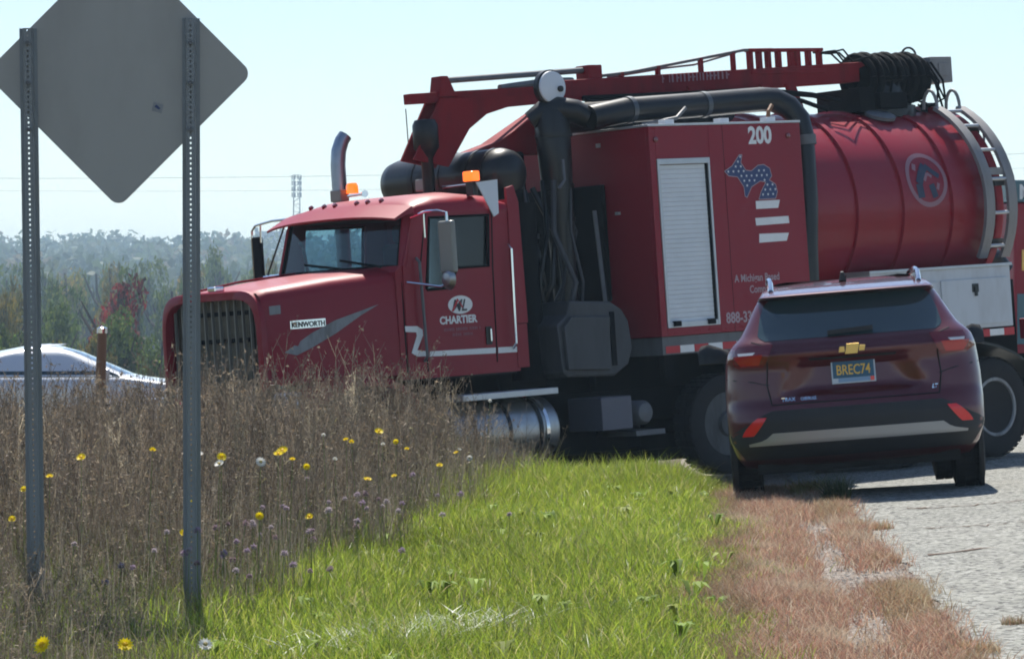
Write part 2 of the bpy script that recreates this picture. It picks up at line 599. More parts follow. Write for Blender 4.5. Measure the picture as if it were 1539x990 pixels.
# ------------------------------------------------------------------ wheels
def wheel(parent, c, side, R, width, rim_r, kind, axis=(0, 1, 0)):
    """side +1/-1 along axis is the outer face"""
    ax = Vector(axis) * side
    wroot = sub('wheel', parent)
    h = width / 2
    prof = [(rim_r, -h * 0.9), (rim_r + 0.03, -h), (R - 0.05, -h), (R - 0.012, -h * 0.86), (R, -h * 0.6), (R, h * 0.6), (R - 0.012, h * 0.86), (R - 0.05, h), (rim_r + 0.03, h), (rim_r, h * 0.9)]
    build('tyre', MB().lathe(prof, c, ax, 44), 'rubber', wroot, 30)
    # tread grooves as shallow blocks round the tyre
    tb = MB()
    axv = Vector(axis)
    ref = Vector((0, 0, 1))
    e1 = axv.cross(ref).normalized()
    nb = 40
    for k in range(nb):
        t = 2 * math.pi * k / nb
        d = e1 * math.cos(t) + ref * math.sin(t)
        tt = e1 * -math.sin(t) + ref * math.cos(t)
        for o in (-0.62, 0.0, 0.62):
            cc = Vector(c) + axv * (o * h) + d * (R + 0.001)
            vs = []
            for sgn in (0, 1):
                for a, b in ((-1, -1), (1, -1), (1, 1), (-1, 1)):
                    vs.append(cc + axv * (a * h * 0.26) + tt * (b * R * math.pi / nb * 0.72) + d * (0.008 * sgn))
            tb.add(vs, [(0, 1, 2, 3), (7, 6, 5, 4), (0, 4, 5, 1), (1, 5, 6, 2), (2, 6, 7, 3), (3, 7, 4, 0)])
    build('tread', tb, 'rubber', wroot, 0)['kind'] = 'stuff'
    if kind == 'dish':          # rear dual: deep open dish
        pr = [(rim_r + 0.012, h), (rim_r - 0.005, h - 0.01), (rim_r - 0.03, h - 0.03), (rim_r - 0.045, -0.02), (0.19, -0.06), (0.155, -0.03), (0.11, -0.03), (0.10, 0.03), (0.0, 0.035)]
    elif kind == 'bulge':
        pr = [(rim_r + 0.012, h), (rim_r - 0.005, h - 0.01), (rim_r - 0.03, h - 0.06), (rim_r - 0.05, h - 0.08), (0.20, h - 0.03), (0.14, h - 0.02), (0.11, h + 0.03), (0.0, h + 0.035)]
    else:
        pr = [(rim_r + 0.008, h), (rim_r - 0.02, h - 0.02), (rim_r - 0.03, h - 0.05), (0.08, h - 0.03), (0.0, h - 0.025)]
    if kind == 'dish':
        rr_ = []
        e1_ = Vector(axis).cross(Vector((0, 0, 1))).normalized()
        for r_, o_ in ((rim_r + 0.012, h), (rim_r + 0.006, h + 0.006), (rim_r - 0.02, h + 0.004), (rim_r - 0.032, h - 0.03), (rim_r - 0.036, h - 0.06)):
            rr_.append([Vector(c) + ax * o_ + (e1_ * math.cos(t) + Vector((0, 0, 1)) * math.sin(t)) * r_ for t in np.linspace(0, 2 * math.pi, 41)[:-1]])
        build('rim', MB().loft(rr_, True, False), 'wheel_grey', wroot, 40)
        rr_ = [[Vector(c) + ax * o_ + (e1_ * math.cos(t) + Vector((0, 0, 1)) * math.sin(t)) * max(r_, 1e-3) for t in np.linspace(0, 2 * math.pi, 41)[:-1]] for r_, o_ in pr[2:]]
        build('wheel_disc', MB().loft(rr_, True, False), 'wheel_dark', wroot, 40)  # dish interior painted darker than the rim to stand for recess shade
    else:
        build('rim', MB().lathe(pr, c, ax, 40), 'wheel_dark' if kind == 'bulge' else 'wheel_grey', wroot, 40)
    if kind == 'bulge':
        hb = MB()
        for k in range(10):
            t = 2 * math.pi * k / 10
            p = Vector(c) + (e1 * math.cos(t) + ref * math.sin(t)) * 0.215
            hb.lathe([(0.026, h - 0.06), (0.026, h - 0.024), (0.0, h - 0.024)], p, ax, 12)
        build('hand_hole', hb, 'black_matte', wroot, 40)
    if kind == 'car':
        sb = MB()
        for k in range(5):
            t = 2 * math.pi * k / 5
            d = e1 * math.cos(t) + ref * math.sin(t)
            sb.beam(Vector(c) + ax * (h - 0.02) + d * 0.03, Vector(c) + ax * (h - 0.012) + d * (rim_r - 0.02), 0.05, 0.02, ax)
        build('spoke', sb, 'wheel_grey', wroot, 0)
    return wroot


# ------------------------------------------------------------------ the vacuum truck (u forward, v to its left, w up; origin under the rear axle)
TR = Matrix(((-0.765087, 0.640415, -0.067163, 4.3653), (-0.641984, -0.766714, 0.002367, 39.5201), (-0.049979, 0.044929, 0.997739, -0.3221), (0, 0, 0, 1)))
truck = empty('vacuum_truck', 'big red vacuum truck with cab, equipment box, round tank and roof boom', 'truck', matrix=TR)


def P(name, mb, m, smooth=35, bevel=0.0, parent=None, label=None):
    return build(name, mb, m, parent or truck, smooth, bevel, label)


# chassis
fr = MB()
for s in (-1, 1):
    fr.box((-1.3, s * 0.40, 0.72), (8.9, s * 0.49, 1.02))
for u in (-1.1, 0.7, 2.4, 4.4, 6.0, 7.9):
    fr.box((u - 0.08, -0.40, 0.76), (u + 0.08, 0.40, 0.98))
fr.box((-1.3, -1.1, 0.62), (-1.2, 1.1, 0.78))
P('chassis_frame', fr, 'black_matte', 0)
# wheels: tandem, raised lift axle, steer axle
for s in (-1, 1):
    for u in (0.0, 1.40):
        wheel(truck, (u, s * 1.07, 0.52), s, 0.52, 0.28, 0.30, 'dish')
        wheel(truck, (u, s * 0.75, 0.52), s, 0.52, 0.27, 0.30, 'dish')
    wheel(truck, (3.86, s * 1.05, 0.62), s, 0.49, 0.28, 0.30, 'bulge')
    wheel(truck, (8.30, s * 1.02, 0.53), s, 0.53, 0.31, 0.30, 'bulge')
for u, z in ((0, 0.52), (1.4, 0.52), (3.86, 0.62), (8.3, 0.53)):
    P('axle', MB().tube([(u, -0.95, z), (u, 0.95, z)], 0.075, 12), 'black_matte')
# added dark blocks close off sunlit ground so the underside looks shaded
P('far_dark_filler', MB().box((2.1, -1.18, 0.22), (6.6, -0.55, 1.42)), 'black_matte', 0, 0.03)
P('underbody_dark_filler', MB().box((4.3, -0.4, 0.42), (6.4, 0.4, 0.80)), 'black_matte', 0, 0.03)
P('inner_dark_filler', MB().box((2.0, -0.35, 0.36), (4.3, -0.25, 1.4)), 'black_matte', 0, 0.02)
# fender skirts and mudflaps
for s in (-1, 1):
    P('mudflap', MB().box((-0.80, s * 0.62, 0.22), (-0.775, s * 1.22, 1.05)), 'black_matte', 0)
for s in (-1, 1):
    ff = MB()
    pts = [(2.15 + 0.0, 0.85)] + [(0.7 + 1.42 * math.cos(t), 0.62 + 0.62 * math.sin(t)) for t in np.linspace(0.3, math.pi - 0.3, 12)] + [(-0.78, 0.85)]
    rings = [[(u, s * 0.60, z), (u, s * 1.24, z), (u, s * 1.24, z + 0.03), (u, s * 0.60, z + 0.03)] for u, z in pts]
    ff.loft(rings, True, True)
    P('rear_fender', ff, 'black_paint')

# ---- equipment box
bx = MB()
U0, U1, BW, W0, W1 = 2.62, 4.68, 1.215, 1.52, 3.57
ru0, ru1, rw0, rw1 = 3.89, 4.60, 1.60, 3.24            # roller door opening
bx.box((U0, -BW, W0), (U1, BW - 0.05, W1))
for a in (((U0, BW - 0.05, W0), (ru0, BW, W1)), ((ru1, BW - 0.05, W0), (U1, BW, W1)), ((ru0, BW - 0.05, rw1), (ru1, BW, W1)), ((ru0, BW - 0.05, W0), (ru1, BW, rw0))):
    bx.box(*a)
P('equipment_box', bx, 'truck_red', 0, 0.006)
slat = MB()
ns = 34
for k in range(ns):
    z0 = rw0 + 0.05 + (rw1 - 0.10 - rw0) * k / ns
    z1 = rw0 + 0.05 + (rw1 - 0.10 - rw0) * (k + 1) / ns
    slat.prism([(BW - 0.021, z0 + 0.0005), (BW - 0.0172, z0 + 0.004), (BW - 0.0165, (z0 + z1) / 2), (BW - 0.0172, z1 - 0.004), (BW - 0.021, z1 - 0.0005)], 0, ru0 + 0.06, ru1 - 0.03)
roll = P('roller_door', slat, 'roller_silver', 0)
rfm = MB()
rfm.box((ru0 + 0.01, BW - 0.03, rw0), (ru0 + 0.035, BW + 0.012, rw1)).box((ru1 - 0.03, BW - 0.03, rw0), (ru1, BW + 0.012, rw1)).box((ru0 + 0.01, BW - 0.03, rw1 - 0.045), (ru1, BW + 0.013, rw1 + 0.01)).box((ru0 + 0.01, BW - 0.03, rw0), (ru1, BW + 0.008, rw0 + 0.055))
P('door_frame', rfm, 'aluminium', 0, 0.003, roll)
P('door_seal', MB().box((ru0 + 0.036, BW - 0.034, rw0 + 0.05), (ru0 + 0.060, BW - 0.004, rw1 - 0.04)), 'black_matte', 0, 0, roll)
for u in (ru0 + 0.13, ru1 - 0.12):
    P('latch', MB().box((u - 0.045, BW - 0.01, rw0 + 0.012), (u + 0.045, BW + 0.03, rw0 + 0.065)), 'black_matte', 0, 0.004, roll)
P('lower_rail', MB().box((2.75, -1.15, 1.34), (4.66, 1.19, 1.518)), 'grey_steel', 0, 0.004)
for k in range(6):
    a = 4.62 - 0.19 * k
    P('red_tape' if k % 2 == 0 else 'white_tape', MB().box((a - 0.185, 1.19, 1.355), (a, 1.194, 1.425)), 'red_tape' if k % 2 == 0 else 'white_print', 0)
for a in (4.45, 2.95):
    P('box_leg', MB().box((a, 1.02, 1.10), (a + 0.12, 1.10, 1.34)), 'black_matte', 0)
# roof trim lit from behind
P('roof_trim', MB().box((U0, -BW - 0.01, W1), (U1 + 0.02, BW + 0.012, W1 + 0.022)), 'aluminium', 0, 0.003)
for u in (2.98, 4.36, 3.62):
    P('roof_lug', MB().box((u - 0.06, 1.08, W1 + 0.022), (u + 0.06, 1.18, W1 + 0.065)), 'white_panel', 0, 0.004)
P('lifting_eye', MB().tube([(2.95, 1.1, 3.6), (2.93, 1.1, 3.7), (2.86, 1.08, 3.76)], 0.022, 8), 'post_brown')
for u in (4.60, 2.80):
    P('marker_lamp', MB().lathe([(0.03, 0), (0.028, 0.015), (0.0, 0.02)], (u, BW, 3.44), (0, 1, 0), 14), 'lens_dark_red')
VF = BW + 0.004
sideprint = lambda x, y: (x, VF, y)
text('number_lettering', '200', 0.232, lambda x, y: (3.348 - x, VF, 3.376 + y), 'white_print', truck, squeeze=0.92, bold=0.009)
blue = [(3.706, 3.106), (3.599, 3.156), (3.491, 3.265), (3.453, 3.264), (3.475, 3.185), (3.412, 3.109), (3.338, 3.1), (3.244, 3.154), (3.163, 3.16), (3.084, 3.121), (3.061, 3.041), (3.101, 3.003), (3.015, 2.958), (2.998, 2.882), (3.028, 2.816), (3.261, 2.814), (3.225, 2.888), (3.15, 2.983), (3.226, 2.996), (3.35, 2.942), (3.422, 2.837), (3.45, 2.853), (3.456, 2.945), (3.535, 3.046), (3.652, 3.058)]
flat('state_outline', [blue], sideprint, 'blue_print', truck)
ol = []
for (x1_, y1_), (x2_, y2_) in zip(blue, blue[1:] + blue[:1]):
    L_ = math.hypot(x2_ - x1_, y2_ - y1_)
    nx_, ny_ = -(y2_ - y1_) / L_ * 0.004, (x2_ - x1_) / L_ * 0.004
    ol.append([(x1_ + nx_, y1_ + ny_), (x2_ + nx_, y2_ + ny_), (x2_ - nx_, y2_ - ny_), (x1_ - nx_, y1_ - ny_)])
flat('decal_border', ol, lambda x, y: (x, VF + 0.0015, y), 'pale_print', truck)
P('panel_seam', MB().box((3.695, BW - 0.002, W0), (3.700, BW + 0.0012, W1)), 'black_matte', 0)
rv = MB()
for u_ in np.arange(U0 + 0.05, U1, 0.115):
    for w_ in (W0 + 0.035, W1 - 0.03):
        rv.lathe([(0.008, 0), (0.006, 0.004), (0, 0.005)], (u_, BW, w_), (0, 1, 0), 6)
for w_ in np.arange(W0 + 0.1, W1 - 0.05, 0.115):
    for u_ in (U0 + 0.03, U1 - 0.025):
        rv.lathe([(0.008, 0), (0.006, 0.004), (0, 0.005)], (u_, BW, w_), (0, 1, 0), 6)
P('rivets', rv, 'truck_red', 40)['kind'] = 'stuff'
flat('flag_stripe', [[(3.307, 2.799), (2.97, 2.801), (3.001, 2.72), (3.306, 2.719)], [(3.329, 2.63), (2.865, 2.635), (2.86, 2.563), (3.321, 2.554)], [(3.287, 2.471), (2.875, 2.467), (2.912, 2.388), (3.296, 2.382)]], sideprint, 'white_print', truck)


def inside(p, poly):
    c = False
    for i in range(len(poly)):
        (x1, y1), (x2, y2) = poly[i - 1], poly[i]
        if (y1 > p[1]) != (y2 > p[1]) and p[0] < (x2 - x1) * (p[1] - y1) / (y2 - y1) + x1:
            c = not c
    return c


st = []
for r in range(12):
    for q in range(16):
        cu, cw = 3.69 - q * 0.070 - (r % 2) * 0.035, 3.245 - r * 0.048
        if all(inside((cu + a, cw + b), blue) for a, b in ((0, 0), (0.014, 0.014), (-0.014, 0.014), (0.014, -0.014), (-0.014, -0.014))):
            st.append([(cu + (0.017 if k % 2 == 0 else 0.007) * math.sin(k * math.pi / 5), cw + (0.017 if k % 2 == 0 else 0.007) * math.cos(k * math.pi / 5)) for k in range(10)])
flat('flag_star', st, lambda x, y: (x, VF + 0.002, y), 'white_print', truck)['kind'] = 'stuff'
text('slogan_lettering', 'A Michigan Based', 0.105, lambda x, y: (3.665 - x, VF, 2.005 + y), 'pale_print', truck, squeeze=0.83, bold=0.002)
text('slogan_lettering', 'Company', 0.105, lambda x, y: (3.47 - x, VF, 1.89 + y), 'pale_print', truck, squeeze=0.83, bold=0.002)
text('phone_lettering', '888-33', 0.148, lambda x, y: (3.815 - x, VF, 1.608 + y), 'pale_print', truck, squeeze=0.85, bold=0.004)

# ---- debris tank
TC, TRD = 2.70, 1.03


def cylp(u, arc, r=TRD + 0.004):
    """arc: metres up the near flank from the horizontal diameter"""
    a = arc / TRD
    return (u, r * math.cos(a), TC + r * math.sin(a))


tank = P('debris_tank', MB().lathe([(0.2, -0.75), (0.6, -0.68), (0.9, -0.56), (1.0, -0.45), (TRD, -0.40), (TRD, 2.56), (0.9, 2.60), (0.0, 2.60)], (0, 0, TC), (1, 0, 0), 72), 'tank_red', 30)
for u in (2.36, 1.66, 0.98, 0.24):
    P('tank_rib', MB().lathe([(TRD - 0.01, u - 0.05), (TRD + 0.028, u - 0.035), (TRD + 0.028, u + 0.035), (TRD - 0.01, u + 0.05)], (0, 0, TC), (1, 0, 0), 72), 'tank_red', 30, parent=tank)
P('door_flange', MB().lathe([(TRD - 0.01, -0.34), (TRD + 0.06, -0.36), (TRD + 0.06, -0.46), (TRD - 0.06, -0.48)], (0, 0, TC), (1, 0, 0), 72), 'tank_red', 30, parent=tank)
for k in range(10):
    t = 2 * math.pi * (k + 0.3) / 10
    P('door_clamp', MB().box((-0.50, TRD * 1.04 * math.cos(t) - 0.04, TC + TRD * 1.04 * math.sin(t) - 0.05), (-0.33, TRD * 1.04 * math.cos(t) + 0.05, TC + TRD * 1.04 * math.sin(t) + 0.05)), 'black_paint', 0, 0.006, parent=tank)
P('rear_valve', MB().tube([(-0.6, 0.35, 2.1), (-1.0, 0.42, 2.1), (-1.12, 0.45, 1.95)], 0.10, 14), 'black_paint')
P('rear_lamp_bar', MB().box((-1.25, 0.75, 1.20), (-0.95, 1.18, 1.42)), 'truck_red', 0, 0.01)
# sight port on top flank
a = 0.72
pc = Vector((0.62, (TRD + 0.01) * math.cos(1.18), TC + (TRD + 0.01) * math.sin(1.18)))
P('sight_port', MB().lathe([(0.17, 0), (0.17, 0.035), (0.13, 0.05), (0.0, 0.05)], pc, (0, math.cos(1.18), math.sin(1.18)), 24), 'grey_steel', 35, parent=tank)
# round emblem
ring = MB()
NR = 40
u0, a0 = 0.60, 0.26
for k in range(NR):
    t0, t1 = 2 * math.pi * k / NR, 2 * math.pi * (k + 1) / NR
    ring.add([cylp(u0 + r * math.cos(t), a0 + r * math.sin(t)) for r, t in ((0.30, t0), (0.30, t1), (0.25, t1), (0.25, t0))], [(0, 1, 2, 3)])
P('emblem_ring', ring, 'faint_print', 0, parent=tank)
em = MB()


def stroke(pts, wd):
    for (x0, y0), (x1, y1) in zip(pts[:-1], pts[1:]):
        dx, dy = x1 - x0, y1 - y0
        L = math.hypot(dx, dy)
        nx_, ny_ = -dy / L * wd / 2, dx / L * wd / 2
        em.add([cylp(u0 - x, a0 + y, TRD + 0.006) for x, y in ((x0 + nx_, y0 + ny_), (x1 + nx_, y1 + ny_), (x1 - nx_, y1 - ny_), (x0 - nx_, y0 - ny_))], [(0, 1, 2, 3)])


stroke([(-0.12, -0.20), (-0.13, -0.05), (-0.05, 0.08), (0.02, 0.15)], 0.10)
stroke([(0.02, 0.15), (0.10, 0.08), (0.19, 0.02)], 0.06)
stroke([(0.05, -0.06), (0.09, -0.20)], 0.085)
P('emblem_mark', em, 'emblem_dark', 0, parent=tank)
for pth_, wd_ in (([(-0.16, 0.10), (-0.13, 0.17)], 0.05), ([(-0.04, -0.02), (0.02, 0.06), (0.08, 0.02)], 0.035), ([(0.13, -0.12), (0.16, -0.05)], 0.04)):
    em = MB()
    stroke(pth_, wd_)
    P('emblem_mark', em, 'faint_print', 0, parent=tank)
# tank saddle and toolbox beside it
P('tank_saddle', MB().box((-0.9, -0.75, 1.05), (2.5, 0.75, 1.85)), 'black_matte', 0)
tbx = P('side_toolbox', MB().box((-0.36, 0.86, 1.36), (1.75, 1.205, 2.0)), 'toolbox_silver', 0, 0.006)
for c0, c1 in ((-0.30, 0.72), (0.78, 1.70)):
    d = P('toolbox_door', MB().box((c0, 1.205, 1.40), (c1, 1.222, 1.88)), 'toolbox_silver', 0, 0.004, parent=tbx)
    P('paddle_latch', MB().box(((c0 + c1) / 2 - 0.05, 1.222, 1.74), ((c0 + c1) / 2 + 0.05, 1.228, 1.83)).box(((c0 + c1) / 2 - 0.02, 1.228, 1.70), ((c0 + c1) / 2 + 0.02, 1.24, 1.80)), 'black_paint', 0, 0.002, parent=tbx)
P('toolbox_lip', MB().box((-0.38, 0.84, 2.0), (1.77, 1.225, 2.03)), 'aluminium', 0, 0.004, parent=tbx)
tl = MB()
tl.box((-0.20, 1.19, 1.27), (0.02, 1.215, 1.34))
P('side_marker', tl, 'white_print', 0, 0.003)
for a in (-0.36, 0.02):
    P('side_marker', MB().box((a, 1.19, 1.265), (a + 0.16, 1.215, 1.345)), 'red_tape', 0, 0.003)
# ladder bent over the tank shoulder
lad = sub('tank_ladder', truck)
for u in (-0.17, -0.52):
    pth = []
    for arc in np.linspace(-0.56, 1.12, 16):
        pth.append(cylp(u + max(0, arc - 0.2) * 0.05, arc, TRD + 0.13))
    rings = []
    for i, p in enumerate(pth):
        p = Vector(p)
        n_ = Vector((0, p.y, p.z - TC)).normalized()
        rings.append([p + Vector((0.065, 0, 0)) + n_ * 0.02, p - Vector((0.065, 0, 0)) + n_ * 0.02, p - Vector((0.065, 0, 0)) - n_ * 0.02, p + Vector((0.065, 0, 0)) - n_ * 0.02])
    build('ladder_rail', MB().loft(rings), 'ladder_grey', lad, 30)
    top = Vector(pth[-1])
    hb = []
    for t in np.linspace(0, math.pi, 10):
        hb.append(top + Vector((0.0, 0.10 * math.cos(t) - 0.10, 0.20 * math.sin(t))))
    build('hand_hoop', MB().tube([Vector(pth[-3])] + hb, 0.018, 8), 'ladder_grey', lad)
for arc in (-0.44, -0.12, 0.20, 0.50, 0.80, 1.05):
    a = cylp(-0.14, arc, TRD + 0.13)
    b = cylp(-0.54, arc, TRD + 0.13)
    build('rung', MB().tube([a, b], 0.019, 8), 'aluminium', lad)
for arc in (0.10, 0.16):
    a = cylp(-0.14, arc, TRD + 0.13)
    b = cylp(-0.54, arc, TRD + 0.13)
build('cross_plate', MB().box((-0.52, cylp(0, 0.33, TRD + .13)[1] - 0.02, cylp(0, 0.30)[2] - 0.03), (-0.16, cylp(0, 0.33, TRD + .13)[1] + 0.02, cylp(0, 0.30)[2] + 0.05)), 'ladder_grey', lad, 0, 0.004)
# cable loop behind the ladder
P('cable', MB().tube([(-0.50 + 0.30 * -math.sin(t), 0.45 + 0.2 * t / 3, 3.45 + 0.26 * math.cos(t)) for t in np.linspace(-0.4, 2.9, 16)], 0.012, 6), 'grey_steel')

# ---- boom on the roof
boom = P('boom_tube', MB().beam((5.0, 0.05, 4.005), (0.5, 0.05, 4.165), 0.24, 0.21), 'boom_red', 0, 0.012)
P('boom_nose', MB().beam((6.72, 0.05, 3.965), (5.0, 0.05, 4.02), 0.11, 0.10), 'boom_red', 0, 0.006)
# front cradle plate with an arched opening
poly = [(6.76, 3.38), (6.62, 3.95), (5.0, 3.97), (5.0, 3.88), (5.55, 3.86), (5.58, 3.80)]
for t in np.linspace(0.15, 1.0, 9):
    ang = math.pi / 2 * t
    poly.append((5.58 + 0.50 * math.sin(ang), 3.32 + 0.48 * math.cos(ang)))
poly += [(6.12, 3.30), (6.30, 3.30)]
for vv in (-0.06, 0.14):
    mbp = MB()
    top_ = [(6.76, 3.38), (6.40, 3.955), (6.2, 3.96), (5.8, 3.96), (5.45, 3.97), (5.0, 3.98)]
    bot_ = [(6.34, 3.30), (6.22, 3.45), (6.05, 3.66), (5.82, 3.80), (5.52, 3.87), (5.0, 3.90)]
    for i in range(5):
        q = [top_[i], top_[i + 1], bot_[i + 1], bot_[i]]
        mbp.prism([(a, b) for a, b in q], 1, vv - 0.012, vv + 0.012)
    P('boom_cradle', mbp, 'boom_red', 0)
P('cradle_brace', MB().prism([(6.05, 3.43), (5.72, 3.52), (5.05, 3.85), (4.95, 3.85), (4.95, 3.40), (6.0, 3.38)], 1, -0.10, 0.16), 'boom_red', 0, 0.008)
# handrail and cylinder along the boom
P('boom_cylinder', MB().tube([(6.25, 0.05, 4.14), (4.42, 0.05, 4.225)], 0.032, 10), 'grey_steel')
P('cylinder_bracket', MB().prism([(6.38, 3.98), (6.34, 4.18), (6.26, 4.18), (6.16, 3.98)], 1, -0.03, 0.13), 'boom_red', 0, 0.004)
P('cylinder_bracket', MB().box((4.28, -0.05, 4.08), (4.46, 0.15, 4.27)), 'boom_red', 0, 0.008)
P('boom_cylinder', MB().tube([(5.55, 0.05, 4.06), (4.9, 0.05, 4.12), (4.6, 0.05, 4.12)], 0.035, 8), 'grey_steel')
P('boom_rail', MB().tube([(4.28, 0.14, 4.16), (3.9, 0.14, 4.19), (3.0, 0.14, 4.31), (2.3, 0.14, 4.405), (1.9, 0.14, 4.41)], 0.017, 8), 'grey_steel')
P('boom_rail', MB().tube([(4.1, 0.02, 4.15), (3.3, 0.02, 4.24), (2.9, 0.02, 4.27), (2.3, 0.02, 4.39)], 0.012, 8), 'grey_steel')
for u in (4.02, 3.52, 2.92, 2.46):
    zb = 4.09 + (5 - u) * 0.0356
    P('rail_post', MB().box((u - 0.022, 0.12, zb), (u + 0.022, 0.16, 4.16 + (4.28 - u) * 0.121)), 'boom_red', 0)
sl = MB()
for u in (2.21, 2.08, 1.95, 1.80, 1.62, 1.52, 1.36, 1.20):
    sl.box((u - 0.03, 0.10, 4.17), (u + 0.025, 0.16, 4.40))
sl.box((1.16, 0.08, 4.385), (2.24, 0.17, 4.42)).box((1.16, -0.08, 4.15), (2.24, 0.18, 4.20))
P('turntable_guard', sl, 'boom_red', 0, 0.008)
for u in (3.05, 2.02, 1.66):
    P('boom_gusset', MB().prism([(u - 0.12, 3.80), (u + 0.02, 3.80), (u + 0.12, 4.04), (u - 0.02, 4.04)], 1, 0.17, 0.20), 'boom_red', 0)
def worn_letters(name, x0, x1, h, f, m, seed):
    # lettering worn or too small to read: short upright strokes
    r_ = random.Random(seed)
    x, polys = x0, []
    while x < x1:
        wd_ = h * r_.uniform(0.14, 0.3)
        if r_.random() > 0.15:
            polys.append([(x, 0), (x + wd_, 0), (x + wd_, h * r_.uniform(0.7, 1)), (x, h)])
            if r_.random() > 0.5:
                polys.append([(x + wd_ * 1.1, h * 0.4), (x + wd_ * 2.0, h * 0.4), (x + wd_ * 2.0, h * 0.6), (x + wd_ * 1.1, h * 0.6)])
        x += wd_ * 2 + h * 0.15
    o = flat(name, polys, f, m, truck)
    o['kind'] = 'stuff'
    return o


worn_letters('worn_lettering', 0.0, 0.95, 0.085, lambda x, y: (3.50 - x, 0.176, 4.075 + x * 0.0356 + y), 'faint_print', 3)
P('boom_hoses', MB().tube([(4.6, 0.2, 3.93), (3.4, 0.22, 3.95), (2.2, 0.22, 3.98), (1.4, 0.2, 3.92), (1.0, 0.2, 3.85)], 0.03, 8).tube([(4.6, 0.24, 3.89), (3.4, 0.26, 3.90), (2.4, 0.26, 3.92), (1.6, 0.24, 3.86), (1.2, 0.2, 3.76)], 0.025, 8), 'black_matte')
for i in range(4):
    y0_ = 0.05 + 0.06 * i
    P('hydraulic_hose', MB().tube([(1.2, y0_, 4.38 - 0.01 * i), (0.98, y0_ + 0.05, 4.36 + 0.03 * (i % 2)), (0.80, y0_, 4.27), (0.55, y0_ + 0.05, 4.26 + 0.02 * i)], 0.011, 6), 'black_matte')
# boom pedestal and reel with coiled hose
P('pedestal', MB().lathe([(0.42, 0), (0.42, 0.12), (0.32, 0.16), (0.30, 0.36), (0.34, 0.40), (0, 0.40)], (0.25, 0.0, 3.66), (0, 0, 1), 28), 'black_paint')
P('boom_elbow', MB().tube([(0.65, 0.05, 4.13), (0.35, 0.05, 4.12), (0.1, 0.05, 4.10), (-0.25, 0.05, 4.09)], [0.14, 0.19, 0.215, 0.20], 18), 'black_matte')
co = MB()
for k in range(9):
    uu = 0.55 - 0.105 * k
    r_ = 0.235 + 0.012 * math.sin(k * 2.1)
    co.tube([(uu + 0.03 * math.sin(t), 0.05 + r_ * math.cos(t), 4.10 + r_ * math.sin(t)) for t in np.linspace(0, 2 * math.pi, 21)], 0.042, 8)
P('hose_coil', co, 'black_matte')
for i, (uu, l) in enumerate(((0.35, .3), (0.12, .34), (-0.30, .30), (-0.36, .42), (-0.42, .36), (-0.30, .5))):
    P('hydraulic_hose', MB().tube([(uu + 0.05, 0.25, 4.25), (uu - 0.05, 0.32, 4.12 - l * 0.2), (uu - 0.10 * (i % 3), 0.30, 4.15 - l), (uu + 0.08 - 0.06 * i, 0.22, 4.10 - l * 1.1), (uu + 0.12, 0.15, 4.05 - l * 0.6)], 0.013, 6), 'black_matte')
P('hydraulic_hose', MB().tube([(-0.2 - 0.11 * math.sin(t), 0.1, 4.33 + 0.09 * math.cos(t) * (1 if abs(t) < 1.6 else 0.5)) for t in np.linspace(-1.9, 1.9, 12)], 0.012, 6), 'black_matte')
P('valve_block', MB().box((0.85, -0.3, 3.72), (0.62, 0.35, 3.98)).box((0.62, 0.1, 3.74), (0.2, 0.42, 3.92)), 'black_matte', 0, 0.01)
P('control_box', MB().box((-0.40, -0.12, 4.03), (-0.74, 0.22, 4.31)), 'ladder_grey', 0, 0.01)
P('control_cover', MB().box((-0.52, 0.222, 4.10), (-0.66, 0.232, 4.24)), 'ladder_grey', 0, 0.004)
# ---- vacuum pipe over the box and down its rear edge
P('vacuum_pipe', MB().tube([(5.0, 0.74, 3.70), (4.6, 0.80, 3.76), (3.6, 0.80, 3.80), (2.75, 0.82, 3.84), (2.60, 0.85, 3.83), (2.47, 0.92, 3.75), (2.41, 1.0, 3.62), (2.40, 1.04, 3.45), (2.44, 1.08, 2.8), (2.50, 1.09, 2.3), (2.51, 1.08, 1.75)], [0.12, 0.125, 0.125, 0.125, 0.125, 0.122, 0.115, 0.108, 0.105, 0.105, 0.105], 20), 'black_paint', 40)
for u in (4.55, 3.55):
    P('pipe_clamp', MB().lathe([(0.127, -0.03), (0.133, -0.03), (0.133, 0.03), (0.127, 0.03)], (u, 0.80, 3.765 if u > 4 else 3.80), (1, 0, -0.04), 24), 'clamp_grey')
P('pipe_clamp', MB().lathe([(0.11, -0.05), (0.122, -0.05), (0.122, 0.05), (0.11, 0.05)], (2.40, 1.045, 3.40), (0, 0.05, -1), 24), 'grey_steel')
P('silencer_pipe', MB().tube([(5.1, 0.30, 3.72), (4.0, 0.30, 3.76), (2.75, 0.30, 3.80)], 0.15, 18), 'black_paint')
P('silencer_pipe', MB().tube([(4.55, 0.98, 3.60), (4.1, 1.0, 3.66), (3.95, 0.98, 3.76)], 0.02, 8), 'grey_steel')
